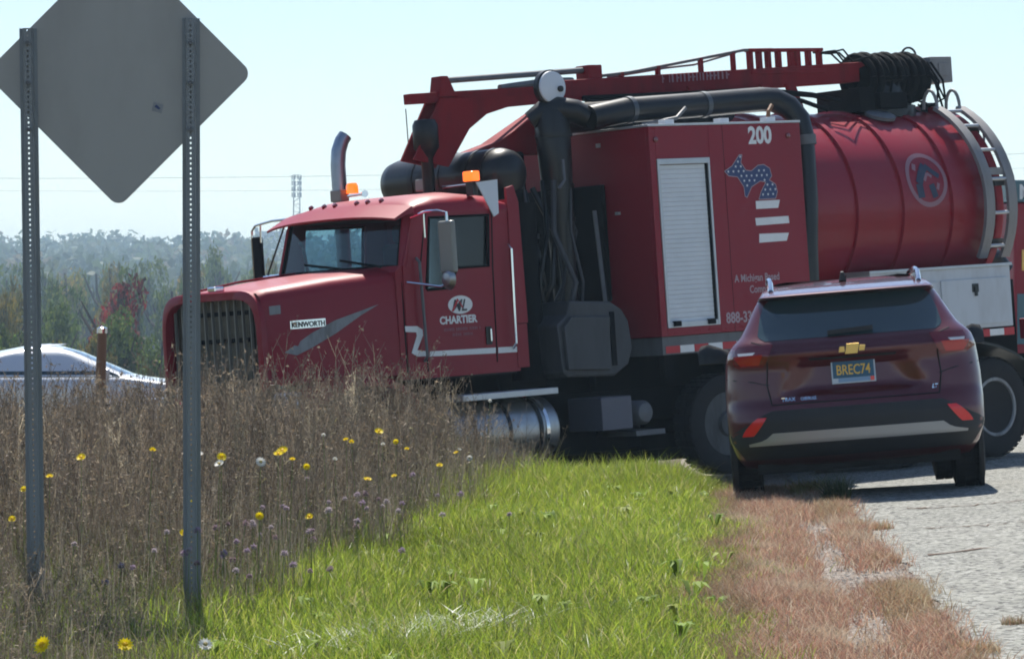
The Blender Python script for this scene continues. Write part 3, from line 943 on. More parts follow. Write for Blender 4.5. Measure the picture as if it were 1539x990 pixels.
# ---- intake duct ahead of the box, round cap above
P('intake_duct', MB().tube([(5.30, 0.51, 3.80), (5.30, 0.51, 3.66), (5.30, 0.52, 3.3), (5.30, 0.53, 2.9), (5.30, 0.545, 2.4), (5.30, 0.55, 1.8)], [0.14, 0.175, 0.165, 0.145, 0.125, 0.12], 24), 'black_paint', 40)
for z_ in (3.55, 3.05, 2.72, 2.2):
    P('duct_clamp', MB().tube([(5.30, 0.52 + (3.55 - z_) * 0.02, z_ - 0.02), (5.30, 0.52 + (3.55 - z_) * 0.02, z_ + 0.02)], 0.185 if z_ > 3.4 else (0.163 if z_ > 3 else (0.148 if z_ > 2.5 else 0.13)), 24), 'black_paint', 40)
P('duct_elbow', MB().tube([(5.0, 0.70, 3.70), (5.1, 0.64, 3.77), (5.25, 0.55, 3.80), (5.36, 0.46, 3.78), (5.46, 0.38, 3.70)], [0.105, 0.12, 0.13, 0.12, 0.10], 16), 'black_paint', 50)
P('rain_cap', MB().lathe([(0.0, -0.08), (0.12, -0.06), (0.165, 0.0), (0.155, 0.045), (0.10, 0.055), (0.0, 0.058)], (5.30, 0.52, 4.02), (0.05, 1, 0.02), 28), 'white_panel', 40)
P('rain_cap_rim', MB().lathe([(0.150, -0.05), (0.175, -0.04), (0.175, 0.02), (0.152, 0.036)], (5.30, 0.515, 4.02), (0.05, 1, 0.02), 28), 'black_paint', 40)
P('cap_bolt', MB().lathe([(0.03, 0), (0.03, 0.04), (0, 0.045)], (5.23, 0.565, 4.00), (0, 1, 0), 12), 'black_paint')
P('cap_stem', MB().tube([(5.30, 0.51, 3.78), (5.30, 0.50, 3.92)], 0.045, 10), 'black_paint')
# ---- black filter tank across the truck behind the cab
P('filter_tank', MB().lathe([(0.0, -1.20), (0.16, -1.18), (0.22, -1.12), (0.245, -1.0), (0.245, 0.52), (0.22, 0.62), (0.16, 0.68), (0.0, 0.70)], (5.98, 0, 3.20), (0, 1, 0), 36), 'black_paint', 40)
for v_ in (-0.62, -0.2, 0.22, 0.46):
    P('tank_band', MB().lathe([(0.243, v_ - 0.03), (0.252, v_ - 0.03), (0.252, v_ + 0.03), (0.243, v_ + 0.03)], (5.98, 0, 3.20), (0, 1, 0), 36), 'black_paint', 40)
P('breather_can', MB().lathe([(0.0, 0.28), (0.10, 0.27), (0.125, 0.22), (0.125, 0.0), (0.10, -0.03), (0.06, -0.10), (0.06, -0.50)], (6.56, 0.10, 3.49), (0, 0, 1), 24), 'black_paint', 40)
P('exhaust_tank', MB().tube([(5.90, 0.62, 1.2), (5.90, 0.62, 2.9)], 0.17, 24), 'black_matte')
P('shading_block', MB().box((5.46, -1.0, 1.1), (5.70, 0.26, 3.42)), 'black_matte', 0, 0.03)  # added black box: keeps light off the equipment box face, fills dark mass
P('engine_shroud', MB().box((5.55, -1.05, 1.1), (6.15, 0.45, 2.90)), 'black_matte', 0, 0.02)
for i in range(9):
    r_ = random.Random(40 + i)
    u_a, v_a = r_.uniform(5.3, 5.95), r_.uniform(0.5, 0.85)
    P('hydraulic_hose', MB().tube([(u_a, v_a, 1.5 + r_.uniform(0, 0.5)), (u_a + r_.uniform(-0.2, 0.2), v_a + r_.uniform(-0.05, 0.15), 2.1), (u_a + r_.uniform(-0.3, 0.1), v_a + r_.uniform(-0.1, 0.1), 2.6), (u_a - 0.1, v_a - 0.1, 3.0 + r_.uniform(0, 0.3))], r_.uniform(0.014, 0.03), 8), 'black_paint' if i % 3 else 'machine_grey')
for z_ in (1.75, 2.15, 2.55):
    P('shroud_bracket', MB().box((5.56, 0.45, z_), (6.1, 0.52, z_ + 0.05)), 'machine_grey', 0, 0.004)
P('hose_hook', MB().tube([(5.4, 0.75, 3.3), (5.42, 0.78, 3.1), (5.5, 0.78, 3.02)], 0.015, 6), 'grey_steel')
P('support_post', MB().beam((4.86, 0.62, 1.9), (4.80, 0.48, 2.80), 0.035, 0.03), 'grey_steel', 0)
P('dark_panel', MB().box((4.70, -0.9, 1.9), (4.76, 0.55, 3.05)), 'black_matte', 0, 0.01)
P('face_clip', MB().box((4.68, 0.68, 2.74), (4.71, 0.73, 2.77)), 'aluminium', 0)
P('face_clip', MB().box((4.68, 0.45, 3.42), (4.70, 0.50, 3.46)), 'aluminium', 0)
# ---- grey pump housing low on the side
pump = P('pump_housing', MB().prism([(5.90, 1.70), (5.86, 1.25), (5.80, 1.20), (5.20, 1.18), (5.02, 1.28), (4.95, 1.45), (4.98, 1.70), (5.06, 1.82), (5.20, 1.90), (5.72, 1.93), (5.76, 1.80)], 1, 0.62, 1.08), 'machine_grey', 0, 0.02)
P('pump_cover', MB().prism([(5.84, 1.68), (5.82, 1.27), (5.28, 1.24), (5.25, 1.76), (5.74, 1.78)], 1, 1.08, 1.12), 'machine_grey', 0, 0.012, parent=pump)
P('pump_gap', MB().box((5.17, 1.075, 1.28), (5.23, 1.09, 1.80)), 'black_matte', 0, parent=pump)
P('battery_cover', MB().box((5.42, 0.6, 0.66), (5.03, 1.10, 0.98)), 'battery_grey', 0, 0.01)
P('air_tank', MB().lathe([(0, -0.02), (0.09, 0.0), (0.12, 0.04), (0.12, 0.5), (0, 0.56)], (4.82, 1.06, 0.80), (0, -1, 0), 20), 'grey_steel', 40)
P('hose_tray', MB().box((4.98, 0.5, 0.58), (4.60, 1.08, 0.63)), 'grey_steel', 0)
# ---- fuel tank and step under the cab
ft = P('fuel_tank', MB().lathe([(0.0, 0.0), (0.27, 0.01), (0.30, 0.05), (0.30, 1.25), (0.27, 1.29), (0, 1.3)], (5.98, 0.86, 0.74), (1, 0, 0), 36), 'dull_chrome', 40)
for u in (6.16, 6.24, 6.62, 7.05):
    P('tank_strap', MB().lathe([(0.299, u - 0.02), (0.307, u - 0.02), (0.307, u + 0.02), (0.299, u + 0.02)], (0, 0.86, 0.74), (1, 0, 0), 36), 'black_paint' if u > 6.2 else 'chrome', 40, parent=ft)
P('cab_step', MB().box((6.03, 0.80, 1.06), (7.2, 1.19, 1.12)), 'aluminium', 0, 0.006)
P('cab_step', MB().box((6.4, 0.95, 0.40), (7.0, 1.19, 0.44)), 'aluminium', 0, 0.006)

# ---- cab
CV = 0.975
cabm = 'truck_red'
# side walls built round the door window
for s in (-1, 1):
    v0, v1 = s * (CV - 0.05), s * CV
    side = MB()
    side.prism([(7.64, 1.30), (7.64, 2.33), (7.36, 2.33), (7.39, 2.13), (7.10, 2.13), (6.99, 2.30), (6.60, 2.30), (6.30, 2.30), (6.30, 1.30)], 1, v0, v1)     # below the sill, with the dropped quarter glass
    side.prism([(7.64, 2.33), (7.50, 2.80), (7.42, 2.86), (7.30, 2.80), (7.36, 2.33)], 1, v0, v1)         # front pillar
    side.prism([(6.60, 2.30), (6.56, 2.80), (6.30, 2.86), (6.30, 2.30)], 1, v0, v1)                     # rear pillar
    side.prism([(7.42, 2.86), (7.30, 2.80), (6.56, 2.80), (6.30, 2.86)], 1, v0, v1)                     # header
    P('cab_side', side, cabm, 0, 0)
    P('door_seam', MB().tube([(7.42, s * (CV + .001), 1.36), (7.44, s * (CV + .001), 2.30), (7.33, s * (CV + .001), 2.83)], 0.007, 5).tube([(6.53, s * (CV + .001), 2.83), (6.56, s * (CV + .001), 2.3), (6.58, s * (CV + .001), 1.40)], 0.007, 5), 'black_matte')
    P('window_seal', MB().tube([(7.37, s * CV, 2.12), (7.29, s * CV, 2.79), (6.57, s * CV, 2.79), (6.61, s * CV, 2.31), (6.99, s * CV, 2.31), (7.10, s * CV, 2.125), (7.37, s * CV, 2.12)], 0.016, 6), 'black_matte')
    P('door_glass', MB().prism([(7.37, 2.13), (7.29, 2.79), (6.57, 2.79), (6.61, 2.31), (6.99, 2.31), (7.10, 2.13)], 1, s * (CV - 0.031), s * (CV - 0.025)), 'cab_glass', 0)
# roof: rounded loft
rings = []
for u, z, hv in ((6.28, 2.84, 0.93), (6.32, 2.93, 0.93), (6.5, 3.00, 0.92), (6.9, 3.045, 0.92), (7.2, 3.03, 0.92), (7.42, 2.97, 0.90), (7.53, 2.90, 0.88), (7.56, 2.85, 0.88)):
    rg = []
    for t in np.linspace(0, math.pi, 19):
        c_, s_ = math.cos(t), math.sin(t)
        rg.append((u, math.copysign(abs(c_) ** 0.45, c_) * (CV + 0.01 if u < 7.5 else 0.95), 2.83 + (z - 2.83) * (abs(s_) ** 0.55)))
    rings.append(rg)
P('cab_roof', MB().loft(rings, True, True), cabm, 40)
# visor over the windscreen
vis = MB()
for a, b in ((-0.98, 0.0), (0.0, 0.98)):
    pass
vr = []
for v_ in np.linspace(-1.0, 1.0, 17):
    bow = 0.10 * (1 - (v_ / 1.0) ** 2)
    drop = 0.05 * abs(v_) ** 3
    vr.append([(7.50 + bow, v_, 2.955 - drop), (7.72 + bow, v_, 2.845 - drop), (7.715 + bow, v_, 2.825 - drop), (7.48 + bow, v_, 2.90 - drop)])
P('sun_visor', vis.loft(vr), cabm, 30)
# windscreen, pillars, cowl, back wall
ws = []
for v_ in np.linspace(-0.88, 0.88, 13):
    bow = 0.07 * (1 - (v_ / 0.9) ** 2)
    ws.append([(7.63 + bow, v_ * 1.03, 2.36), (7.50 + bow, v_ * 0.98, 2.87)])
P('windscreen', MB().loft(ws, False, False), 'cab_glass', 60)
P('windscreen_seal', MB().tube([(p[0][0] + 0.005, p[0][1], p[0][2]) for p in ws] + [(p[1][0] + 0.005, p[1][1], p[1][2]) for p in ws[::-1]] + [(ws[0][0][0] + 0.005, ws[0][0][1], ws[0][0][2])], 0.018, 6), 'black_matte')
for s in (-1, 1):
    P('corner_pillar', MB().loft([[(7.645, s * 0.905, 2.34), (7.66, s * 0.93, 2.34), (7.60, s * 0.985, 2.34), (7.56, s * 0.95, 2.34)], [(7.515, s * 0.86, 2.88), (7.53, s * 0.89, 2.88), (7.46, s * 0.97, 2.88), (7.42, s * 0.93, 2.88)]]), cabm, 30)
P('cowl', MB().loft([[(7.60, v_, 1.3), (7.72, v_, 1.3), (7.72 + 0.06 * (1 - v_ * v_), v_, 2.30), (7.66 + 0.05 * (1 - v_ * v_), v_, 2.36), (7.58, v_, 2.34)] for v_ in np.linspace(-0.965, 0.965, 11)]), cabm, 40)
P('wiper', MB().tube([(7.72, 0.15, 2.37), (7.70, -0.45, 2.44)], 0.012, 6).tube([(7.72, 0.75, 2.36), (7.73, 0.15, 2.45)], 0.012, 6), 'black_matte')
P('back_wall', MB().box((6.26, -0.93, 1.3), (6.31, 0.93, 2.93)), cabm, 0)
P('cab_floor', MB().box((6.3, -0.92, 1.28), (7.62, 0.92, 1.36)), 'interior', 0)
P('dashboard', MB().box((7.25, -0.90, 1.9), (7.60, 0.90, 2.34)), 'interior', 0, 0.03)
for s in (-1, 1):
    P('seat', MB().box((6.45, s * 0.48 - 0.26, 1.6), (6.95, s * 0.48 + 0.26, 1.95)).box((6.40, s * 0.48 - 0.25, 1.9), (6.55, s * 0.48 + 0.25, 2.60)).box((6.40, s * 0.48 - 0.14, 2.6), (6.50, s * 0.48 + 0.14, 2.78)), 'seat_cloth', 0, 0.04)
P('steering_wheel', MB().tube([(7.12 - 0.08 * math.sin(t), 0.48 + 0.22 * math.cos(t), 2.30 + 0.20 * math.sin(t)) for t in np.linspace(0, 2 * math.pi, 25)], 0.016, 8), 'interior')
P('grab_bar', MB().tube([(7.40, -0.84, 2.30), (7.36, -0.86, 2.36), (7.40, -0.86, 2.62), (7.48, -0.80, 2.66)], 0.018, 8), 'interior')
# rear corner extender: red panel standing aft of the cab
P('cab_extender', MB().prism([(6.34, 1.75), (6.34, 3.04), (6.25, 3.06), (6.20, 2.9), (6.18, 1.75)], 1, 0.955, 0.99), cabm, 0, 0.004)
P('extender_lower', MB().box((6.19, 0.955, 1.33), (6.33, 0.985, 1.745)), cabm, 0, 0.004)
P('grab_rail', MB().tube([(6.36, 0.985, 2.50), (6.37, 1.04, 2.46), (6.39, 1.04, 1.56), (6.38, 0.985, 1.52)], 0.014, 8), 'chrome')
P('grab_rail', MB().tube([(7.48, 0.985, 2.42), (7.48, 1.03, 2.38), (7.46, 1.03, 1.50), (7.46, 0.985, 1.46)], 0.014, 8), 'grey_steel')
P('wind_deflector', MB().prism([(6.72, 3.10), (6.46, 3.12), (6.47, 2.80), (6.53, 2.77), (6.58, 2.86)], 1, 1.0, 1.012), 'white_panel', 0, label='flat pale corner panel behind the amber beacon')
# lettering and stripe on the door
DV = CV + 0.004
flat('door_stripe', [[(7.39, 1.548), (6.59, 1.537), (6.595, 1.483), (7.394, 1.5)], [(6.56, 1.537), (6.307, 1.533), (6.312, 1.479), (6.565, 1.482)]], lambda x, y: (x, DV, y), 'white_print', truck)
flat('stripe_hook', [[(7.667, 1.797), (7.519, 1.789), (7.533, 1.732), (7.665, 1.744)], [(7.519, 1.789), (7.461, 1.754), (7.458, 1.701), (7.533, 1.700), (7.535, 1.732)], [(7.533, 1.700), (7.458, 1.701), (7.538, 1.567), (7.607, 1.545)], [(7.607, 1.545), (7.538, 1.567), (7.424, 1.55), (7.421, 1.505), (7.543, 1.509)]], lambda x, y: (x, DV + 0.004 if x < 7.63 else DV + 0.006, y), 'white_print', truck)
flat('logo_oval', [[(6.986 + 0.148 * math.cos(t), 1.962 + 0.086 * math.sin(t)) for t in np.linspace(0, 2 * math.pi, 36)[:-1]]], lambda x, y: (x, DV, y), 'white_print', truck)
text('logo_lettering', 'ML', 0.155, lambda x, y: (7.10 - x, DV + 0.003, 1.905 + y), 'machine_grey', truck, squeeze=0.95, bold=0.002, shear=0.35)
flat('logo_swoosh', [[(7.10, 1.905), (7.075, 1.905), (7.01, 2.0), (7.02, 2.025)], [(7.02, 2.025), (7.01, 2.0), (6.97, 1.93), (6.955, 1.94)]], lambda x, y: (x, DV + 0.0045, y), 'red_tape', truck)
text('name_lettering', 'CHARTIER', 0.098, lambda x, y: (7.246 - x, DV, 1.792 + y), 'white_print', truck, squeeze=0.98, bold=0.004)
worn_letters('small_lettering', 0.0, 0.46, 0.03, lambda x, y: (7.215 - x, DV, 1.722 + y), 'faint_print', 4)
worn_letters('small_lettering', 0.0, 0.24, 0.03, lambda x, y: (7.10 - x, DV, 1.672 + y), 'faint_print', 5)
P('door_handle', MB().box((6.70, CV, 1.57), (6.63, CV + 0.012, 1.74)), 'black_paint', 0, 0.004)
P('handle_grip', MB().box((6.665, CV + 0.012, 1.60), (6.645, CV + 0.035, 1.72)), 'chrome', 0, 0.004)
# mirrors
mir = sub('mirror', truck)
build('mirror_arm', MB().tube([(7.50, 0.97, 2.80), (7.50, 1.20, 2.84), (7.48, 1.34, 2.84), (7.44, 1.42, 2.82), (7.42, 1.42, 2.18), (7.46, 1.30, 2.14), (7.60, 0.98, 2.20)], 0.014, 8), 'chrome', mir)
build('mirror_arm', MB().tube([(7.49, 1.15, 2.84), (7.49, 1.15, 2.60)], 0.009, 6), 'chrome', mir)
build('mirror_head', MB().box((7.40, 1.30, 2.26), (7.46, 1.50, 2.74)), 'lamp_body', mir, 0, 0.018)
build('convex_mirror', MB().lathe([(0.0, 0.05), (0.06, 0.04), (0.10, 0.0), (0.09, -0.01), (0, -0.01)], (7.44, 1.40, 2.20), (1, 0, 0), 20), 'dull_chrome', mir)
mir = sub('mirror', truck)
build('mirror_arm', MB().tube([(7.50, -0.97, 2.90), (7.50, -1.20, 2.90), (7.50, -1.40, 2.88), (7.49, -1.50, 2.87), (7.49, -1.56, 2.82), (7.49, -1.56, 2.30)], 0.012, 8), 'chrome', mir)
build('mirror_arm', MB().tube([(7.49, -1.41, 2.88), (7.49, -1.42, 2.70)], 0.010, 6), 'chrome', mir)
build('mirror_brace', MB().tube([(7.52, -0.97, 2.85), (7.50, -1.33, 2.38)], 0.010, 6), 'black_paint', mir)
build('mirror_arm', MB().tube([(7.58, -0.98, 2.36), (7.50, -1.30, 2.36), (7.49, -1.40, 2.36)], 0.018, 8), 'chrome', mir)
build('mirror_head', MB().box((7.46, -1.58, 2.28), (7.50, -1.42, 2.76)), 'black_matte', mir, 0, 0.012)
# exhaust stack on the far side, curved tip
P('exhaust_stack', MB().tube([(6.68, -1.16, 1.2), (6.68, -1.16, 3.0), (6.68, -1.16, 3.42), (6.66, -1.16, 3.56), (6.62, -1.15, 3.66), (6.58, -1.14, 3.71)], [0.075, 0.075, 0.075, 0.075, 0.072, 0.07], 20), 'galvanised', 40)
# roof lamps and horn
for (u, v_, z) in ((6.85, -0.95, 3.07), (6.55, 0.02, 3.10)):
    P('work_lamp', MB().box((u - 0.06, v_ - 0.085, z - 0.02), (u + 0.05, v_ + 0.085, z + 0.095)), 'lamp_body', 0, 0.01)
P('horn', MB().lathe([(0.035, 0), (0.02, 0.05), (0.014, 0.10), (0.014, 0.40), (0, 0.41)], (7.05, -0.28, 3.09), (-0.25, -1, 0), 14), 'chrome')
P('horn', MB().lathe([(0.035, 0), (0.02, 0.05), (0.014, 0.10), (0.014, 0.48), (0, 0.49)], (6.55, 0.72, 3.10), (-0.1, -1, 0), 14), 'chrome')
P('beacon', MB().lathe([(0.06, 0), (0.06, 0.07), (0.045, 0.10), (0, 0.105)], (6.80, -0.80, 3.12), (0, 0, 1), 18), 'amber', label='orange roof beacon on the far side')
P('beacon', MB().box((6.76, 0.86, 3.115), (6.66, 1.00, 3.21)), 'amber', 0, 0.012, label='lit amber beacon at the near roof corner')
P('beacon_base', MB().box((6.74, 0.88, 2.98), (6.68, 0.98, 3.115)), 'black_paint', 0)
for v_ in (-0.34, -0.17, 0.17, 0.34, -0.55, 0.55):
    P('roof_marker', MB().lathe([(0.028, 0), (0.022, 0.025), (0, 0.03)], (7.50, v_, 2.975), (0.6, 0, 0.8), 12), 'lens_dark_red')
P('whip_antenna', MB().tube([(5.9, -1.0, 3.2), (5.9, -1.01, 3.95)], 0.006, 5), 'black_paint')
# ---- hood
hr = []
for u, hv, h, sh in ((7.66, 0.96, 2.365, 0.10), (8.0, 0.93, 2.345, 0.10), (8.4, 0.89, 2.31, 0.09), (8.8, 0.84, 2.26, 0.08), (9.05, 0.79, 2.225, 0.07), (9.12, 0.76, 2.19, 0.06)):
    hr.append([(u, hv, 1.35), (u, hv, 1.7), (u, hv * 0.995, h - sh - 0.06), (u, hv * 0.97, h - sh + 0.01), (u, hv * 0.90, h - sh + 0.055), (u, hv * 0.6, h - 0.012), (u, 0.15, h), (u, 0.0, h + 0.004), (u, -0.15, h), (u, -hv * 0.6, h - 0.012), (u, -hv * 0.90, h - sh + 0.055), (u, -hv * 0.97, h - sh + 0.01), (u, -hv * 0.995, h - sh - 0.06), (u, -hv, 1.7), (u, -hv, 1.35)])
P('hood_gap', MB().tube([(7.655, 0.963, 1.36), (7.655, 0.963, 1.75), (7.655, 0.958, 2.2), (7.655, 0.94, 2.28)], 0.009, 6), 'black_matte')
hood = P('hood', MB().loft(hr, False, False), 'truck_red', 40)
P('hood_crease', MB().tube([(7.70, -0.62, 2.365), (8.4, -0.58, 2.315), (9.08, -0.52, 2.225)], 0.012, 6), 'truck_red', parent=hood)
P('hood_ornament', MB().box((9.02, -0.05, 2.22), (9.14, 0.07, 2.275)), 'chrome', 0, 0.015, parent=hood)
# grille shell: red surround with rounded top corners, open core behind
go = MB()
outer, inner = [], []
for t in np.linspace(0, math.pi, 25):
    c_, s_ = math.cos(t), math.sin(t)
    outer.append((math.copysign(abs(c_) ** 0.32, c_) * 0.79, 1.30 + 0.925 * (s_ ** 0.28 if s_ > 0 else 0)))
    inner.append((math.copysign(abs(c_) ** 0.32, c_) * 0.725, 1.30 + 0.845 * (s_ ** 0.28 if s_ > 0 else 0)))
rr = [[(9.10, a, b) for a, b in outer], [(9.16, a, b) for a, b in outer], [(9.17, a * 0.97, b - 0.01) for a, b in outer], [(9.17, a, b) for a, b in inner], [(9.08, a, b) for a, b in inner]]
go.loft(rr, False, False)
P('grille_surround', go, 'truck_red', 40)
P('radiator', MB().box((8.98, -0.72, 1.05), (9.02, 0.72, 2.15)), 'radiator_core', 0)
P('radiator_screen', MB().box((9.03, -0.62, 1.75), (9.04, 0.50, 1.79)).box((9.03, 0.44, 1.1), (9.04, 0.50, 2.0)).box((9.03, -0.62, 2.0), (9.04, 0.50, 2.04)), 'black_matte', 0)
for k in range(12):
    v_ = -0.66 + 0.12 * k
    P('grille_bar', MB().box((9.07, v_ - 0.006, 1.25), (9.10, v_ + 0.006, 2.14)), 'lamp_body', 0)
# fenders and bumper
for s in (-1, 1):
    rings = []
    for t in np.linspace(-0.05, math.pi + 0.02, 16):
        u = 8.32 + 0.74 * math.cos(t)
        z = 0.72 + 0.66 * math.sin(t) ** 0.8 if math.sin(t) > 0 else 0.72
        rings.append([(u, s * 0.72, z), (u, s * 1.15, z), (u, s * 1.215, z - 0.06), (u, s * 1.215, z - 0.10), (u, s * 0.72, z - 0.04)])
    P('front_fender', MB().loft(rings), 'truck_red', 40)
    P('headlamp', MB().box((9.02, s * 0.86, 1.05), (9.14, s * 1.16, 1.28)), 'lens_clear', 0, 0.03)
P('front_bumper', MB().loft([[(9.30 - 0.16 * (abs(v_) / 1.2) ** 3, v_, 0.55), (9.34 - 0.16 * (abs(v_) / 1.2) ** 3, v_, 0.62), (9.34 - 0.16 * (abs(v_) / 1.2) ** 3, v_, 0.90), (9.28 - 0.16 * (abs(v_) / 1.2) ** 3, v_, 0.95), (9.22 - 0.16 * (abs(v_) / 1.2) ** 3, v_, 0.75)] for v_ in np.linspace(-1.2, 1.2, 15)]), 'chrome', 40)


def hoodside(off):
    def f(x, y):
        hv = float(np.interp(x, [7.66, 8.0, 8.4, 8.8, 9.05, 9.12], [0.96, 0.93, 0.89, 0.84, 0.79, 0.76]))
        return (x, hv + off, y)
    return f


hs = hoodside(0.004)
flat('hood_arrow', [[(7.92, 2.015), (8.12, 1.965), (8.12, 1.925)], [(8.12, 1.965), (8.40, 1.895), (8.40, 1.775), (8.12, 1.925)], [(8.40, 1.895), (8.66, 1.79), (8.66, 1.66), (8.40, 1.775)], [(8.66, 1.79), (8.94, 1.632), (8.82, 1.60), (8.66, 1.66)]], hs, 'wheel_grey', truck)
flat('badge_plate', [[(8.865, 1.84), (8.865, 1.915), (8.68, 1.918), (8.50, 1.92), (8.50, 1.845), (8.68, 1.842)]], hs, 'chrome', truck)
text('badge_lettering', 'KENWORTH', 0.066, lambda x, y: hoodside(0.007)(8.855 - x, 1.855 + y), 'black_paint', truck, squeeze=0.92, bold=0.002)
flat('hood_emblem', [[(9.06, 1.98), (9.06, 2.06), (8.95, 2.065), (8.95, 1.985)]], hoodside(0.004), 'wheel_grey', truck)

# ------------------------------------------------------------------ cars: body lofted from plan outlines stacked by height
class CarShape:
    def __init__(s, hw, yr, yf, cr, cf, recess=None):
        s.hw, s.yr, s.yf, s.cr, s.cf = interp(hw), interp(yr), interp(yf), interp(cr), interp(cf)
        s.recess = recess

    def rear(s, x, z):
        w_ = s.hw(z)
        q = min(1.0, abs(x) / w_)
        y = s.yr(z) + s.cr(z) * (1 - (1 - q ** 2.6) ** (1 / 2.6))
        if s.recess:
            y += s.recess(x, z)
        return y

    def front(s, x, z):
        w_ = s.hw(z)
        q = min(1.0, abs(x) / w_)
        return s.yf(z) - s.cf(z) * (1 - (1 - q ** 2.4) ** (1 / 2.4))

    def ring(s, z, nr=45, ns=10, nf=25):
        w_ = s.hw(z)
        pts = []
        for t in np.linspace(-1, 1, nr):
            x = w_ * math.sin(t * math.pi / 2)
            pts.append((x, s.rear(x, z), z))
        a, b = s.rear(w_, z), s.front(w_, z)
        for t in np.linspace(0, 1, ns + 2)[1:-1]:
            pts.append((w_, a + (b - a) * t, z))
        for t in np.linspace(1, -1, nf):
            x = w_ * math.sin(t * math.pi / 2)
            pts.append((x, s.front(x, z), z))
        for t in np.linspace(1, 0, ns + 2)[1:-1]:
            pts.append((-w_, a + (b - a) * t, z))
        return pts

    def patch(s, rows, off, nx=14, nz=8, deep=0.02):
        """rows: (z, x left, x right); lies off metres proud of the rear surface"""
        zs = [r[0] for r in rows]
        zz = np.linspace(zs[0], zs[-1], nz)
        grid = []
        for z in zz:
            l = np.interp(z, zs, [r[1] for r in rows]) if zs[0] < zs[-1] else np.interp(-z, [-q for q in zs], [r[1] for r in rows])
            r_ = np.interp(z, zs, [r[2] for r in rows]) if zs[0] < zs[-1] else np.interp(-z, [-q for q in zs], [r[2] for r in rows])
            l = max(l, -s.hw(z) * 0.9995)
            r_ = min(r_, s.hw(z) * 0.9995)
            grid.append([(x, s.rear(x, z) - off, z) for x in np.linspace(l, r_, nx)])
        mb = MB().loft(grid, False, False)
        border = grid[0] + [g_[-1] for g_ in grid[1:]] + grid[-1][::-1][1:] + [g_[0] for g_ in grid[::-1][1:-1]]
        back = [(x, y + deep + off, z) for x, y, z in border]
        mb.loft([border, back], True, False)
        return mb

    def side(s, poly_rows, sgn, off=0.004, n=10, nz=8):
        zs = [r[0] for r in poly_rows]
        grid = []
        for z in np.linspace(zs[0], zs[-1], nz):
            a = np.interp(z, zs, [r[1] for r in poly_rows])
            b = np.interp(z, zs, [r[2] for r in poly_rows])
            grid.append([(sgn * (s.hw(z) + off), y, z) for y in np.linspace(a, b, n)])
        return MB().loft(grid, False, False)


def rec(x, z):
    a = float(sstep(0.46, 0.36, abs(x) - 0.35 * (z - 0.84))) if False else float(1 - sstep(0.36, 0.44, abs(x) + 0.45 * (z - 0.84)))
    b = float(sstep(0.69, 0.76, z) * (1 - sstep(0.90, 0.955, z)))
    lip = -0.03 * float(sstep(0.955, 1.0, z) * (1 - sstep(1.0, 1.05, z)))
    return 0.07 * a * b + lip


suv = CarShape(
    hw=[(0.24, 0.80), (0.32, 0.86), (0.45, 0.905), (0.62, 0.915), (0.78, 0.912), (0.90, 0.902), (0.98, 0.892), (1.05, 0.868), (1.09, 0.832), (1.14, 0.775), (1.22, 0.725), (1.32, 0.67), (1.40, 0.62), (1.45, 0.588), (1.485, 0.54), (1.505, 0.48), (1.512, 0.40)],
    yr=[(0.24, -0.62), (0.32, -0.84), (0.40, -0.93), (0.56, -0.955), (0.64, -0.94), (0.70, -0.915), (0.90, -0.90), (1.00, -0.91), (1.07, -0.89), (1.10, -0.845), (1.20, -0.755), (1.38, -0.60), (1.388, -0.70), (1.398, -0.725), (1.41, -0.69), (1.44, -0.50), (1.465, -0.28), (1.49, -0.03), (1.512, 0.25)],
    yf=[(0.24, 3.2), (0.4, 3.45), (0.6, 3.5), (0.8, 3.4), (0.92, 3.05), (1.0, 2.5), (1.04, 2.1), (1.2, 1.75), (1.36, 1.35), (1.44, 1.0), (1.47, 0.85), (1.505, 0.35)],
    cr=[(0.24, 0.3), (0.6, 0.42), (1.0, 0.45), (1.1, 0.30), (1.4, 0.22), (1.505, 0.2)],
    cf=[(0.24, 0.5), (0.9, 0.6), (1.04, 0.35), (1.505, 0.3)], recess=rec)
cy = math.radians(3.4)
fw = Vector((math.sin(cy), math.cos(cy), -0.028)).normalized()
rt = Vector((math.cos(cy), -math.sin(cy), 0.080)).normalized()
up = rt.cross(fw).normalized()
fw = up.cross(rt).normalized()
cx_, cyy = 2.56, 26.95
CM = Matrix(((rt.x, fw.x, up.x, cx_), (rt.y, fw.y, up.y, cyy), (rt.z, fw.z, up.z, float(ground(cx_, cyy)) - 0.012), (0, 0, 0, 1))) @ Matrix.Diagonal((1.012, 1.0, 1.058, 1.0))
car = empty('parked_car', 'dark red hatchback SUV seen from behind, parked half on the verge', 'car', matrix=CM)
zz = sorted(set([round(z, 3) for z in np.concatenate([np.arange(0.24, 1.36, 0.022), [1.36, 1.37, 1.38, 1.384, 1.388, 1.393, 1.398, 1.404, 1.41, 1.425, 1.44, 1.452, 1.465, 1.478, 1.49, 1.5, 1.506, 1.512]])]))
rings = [suv.ring(z) for z in zz]
build('body', MB().loft(rings), 'car_paint', car, 50)


def C(name, mb, m, smooth=35, bevel=0.0, label=None, parent=None):
    return build(name, mb, m, parent or car, smooth, bevel, label)


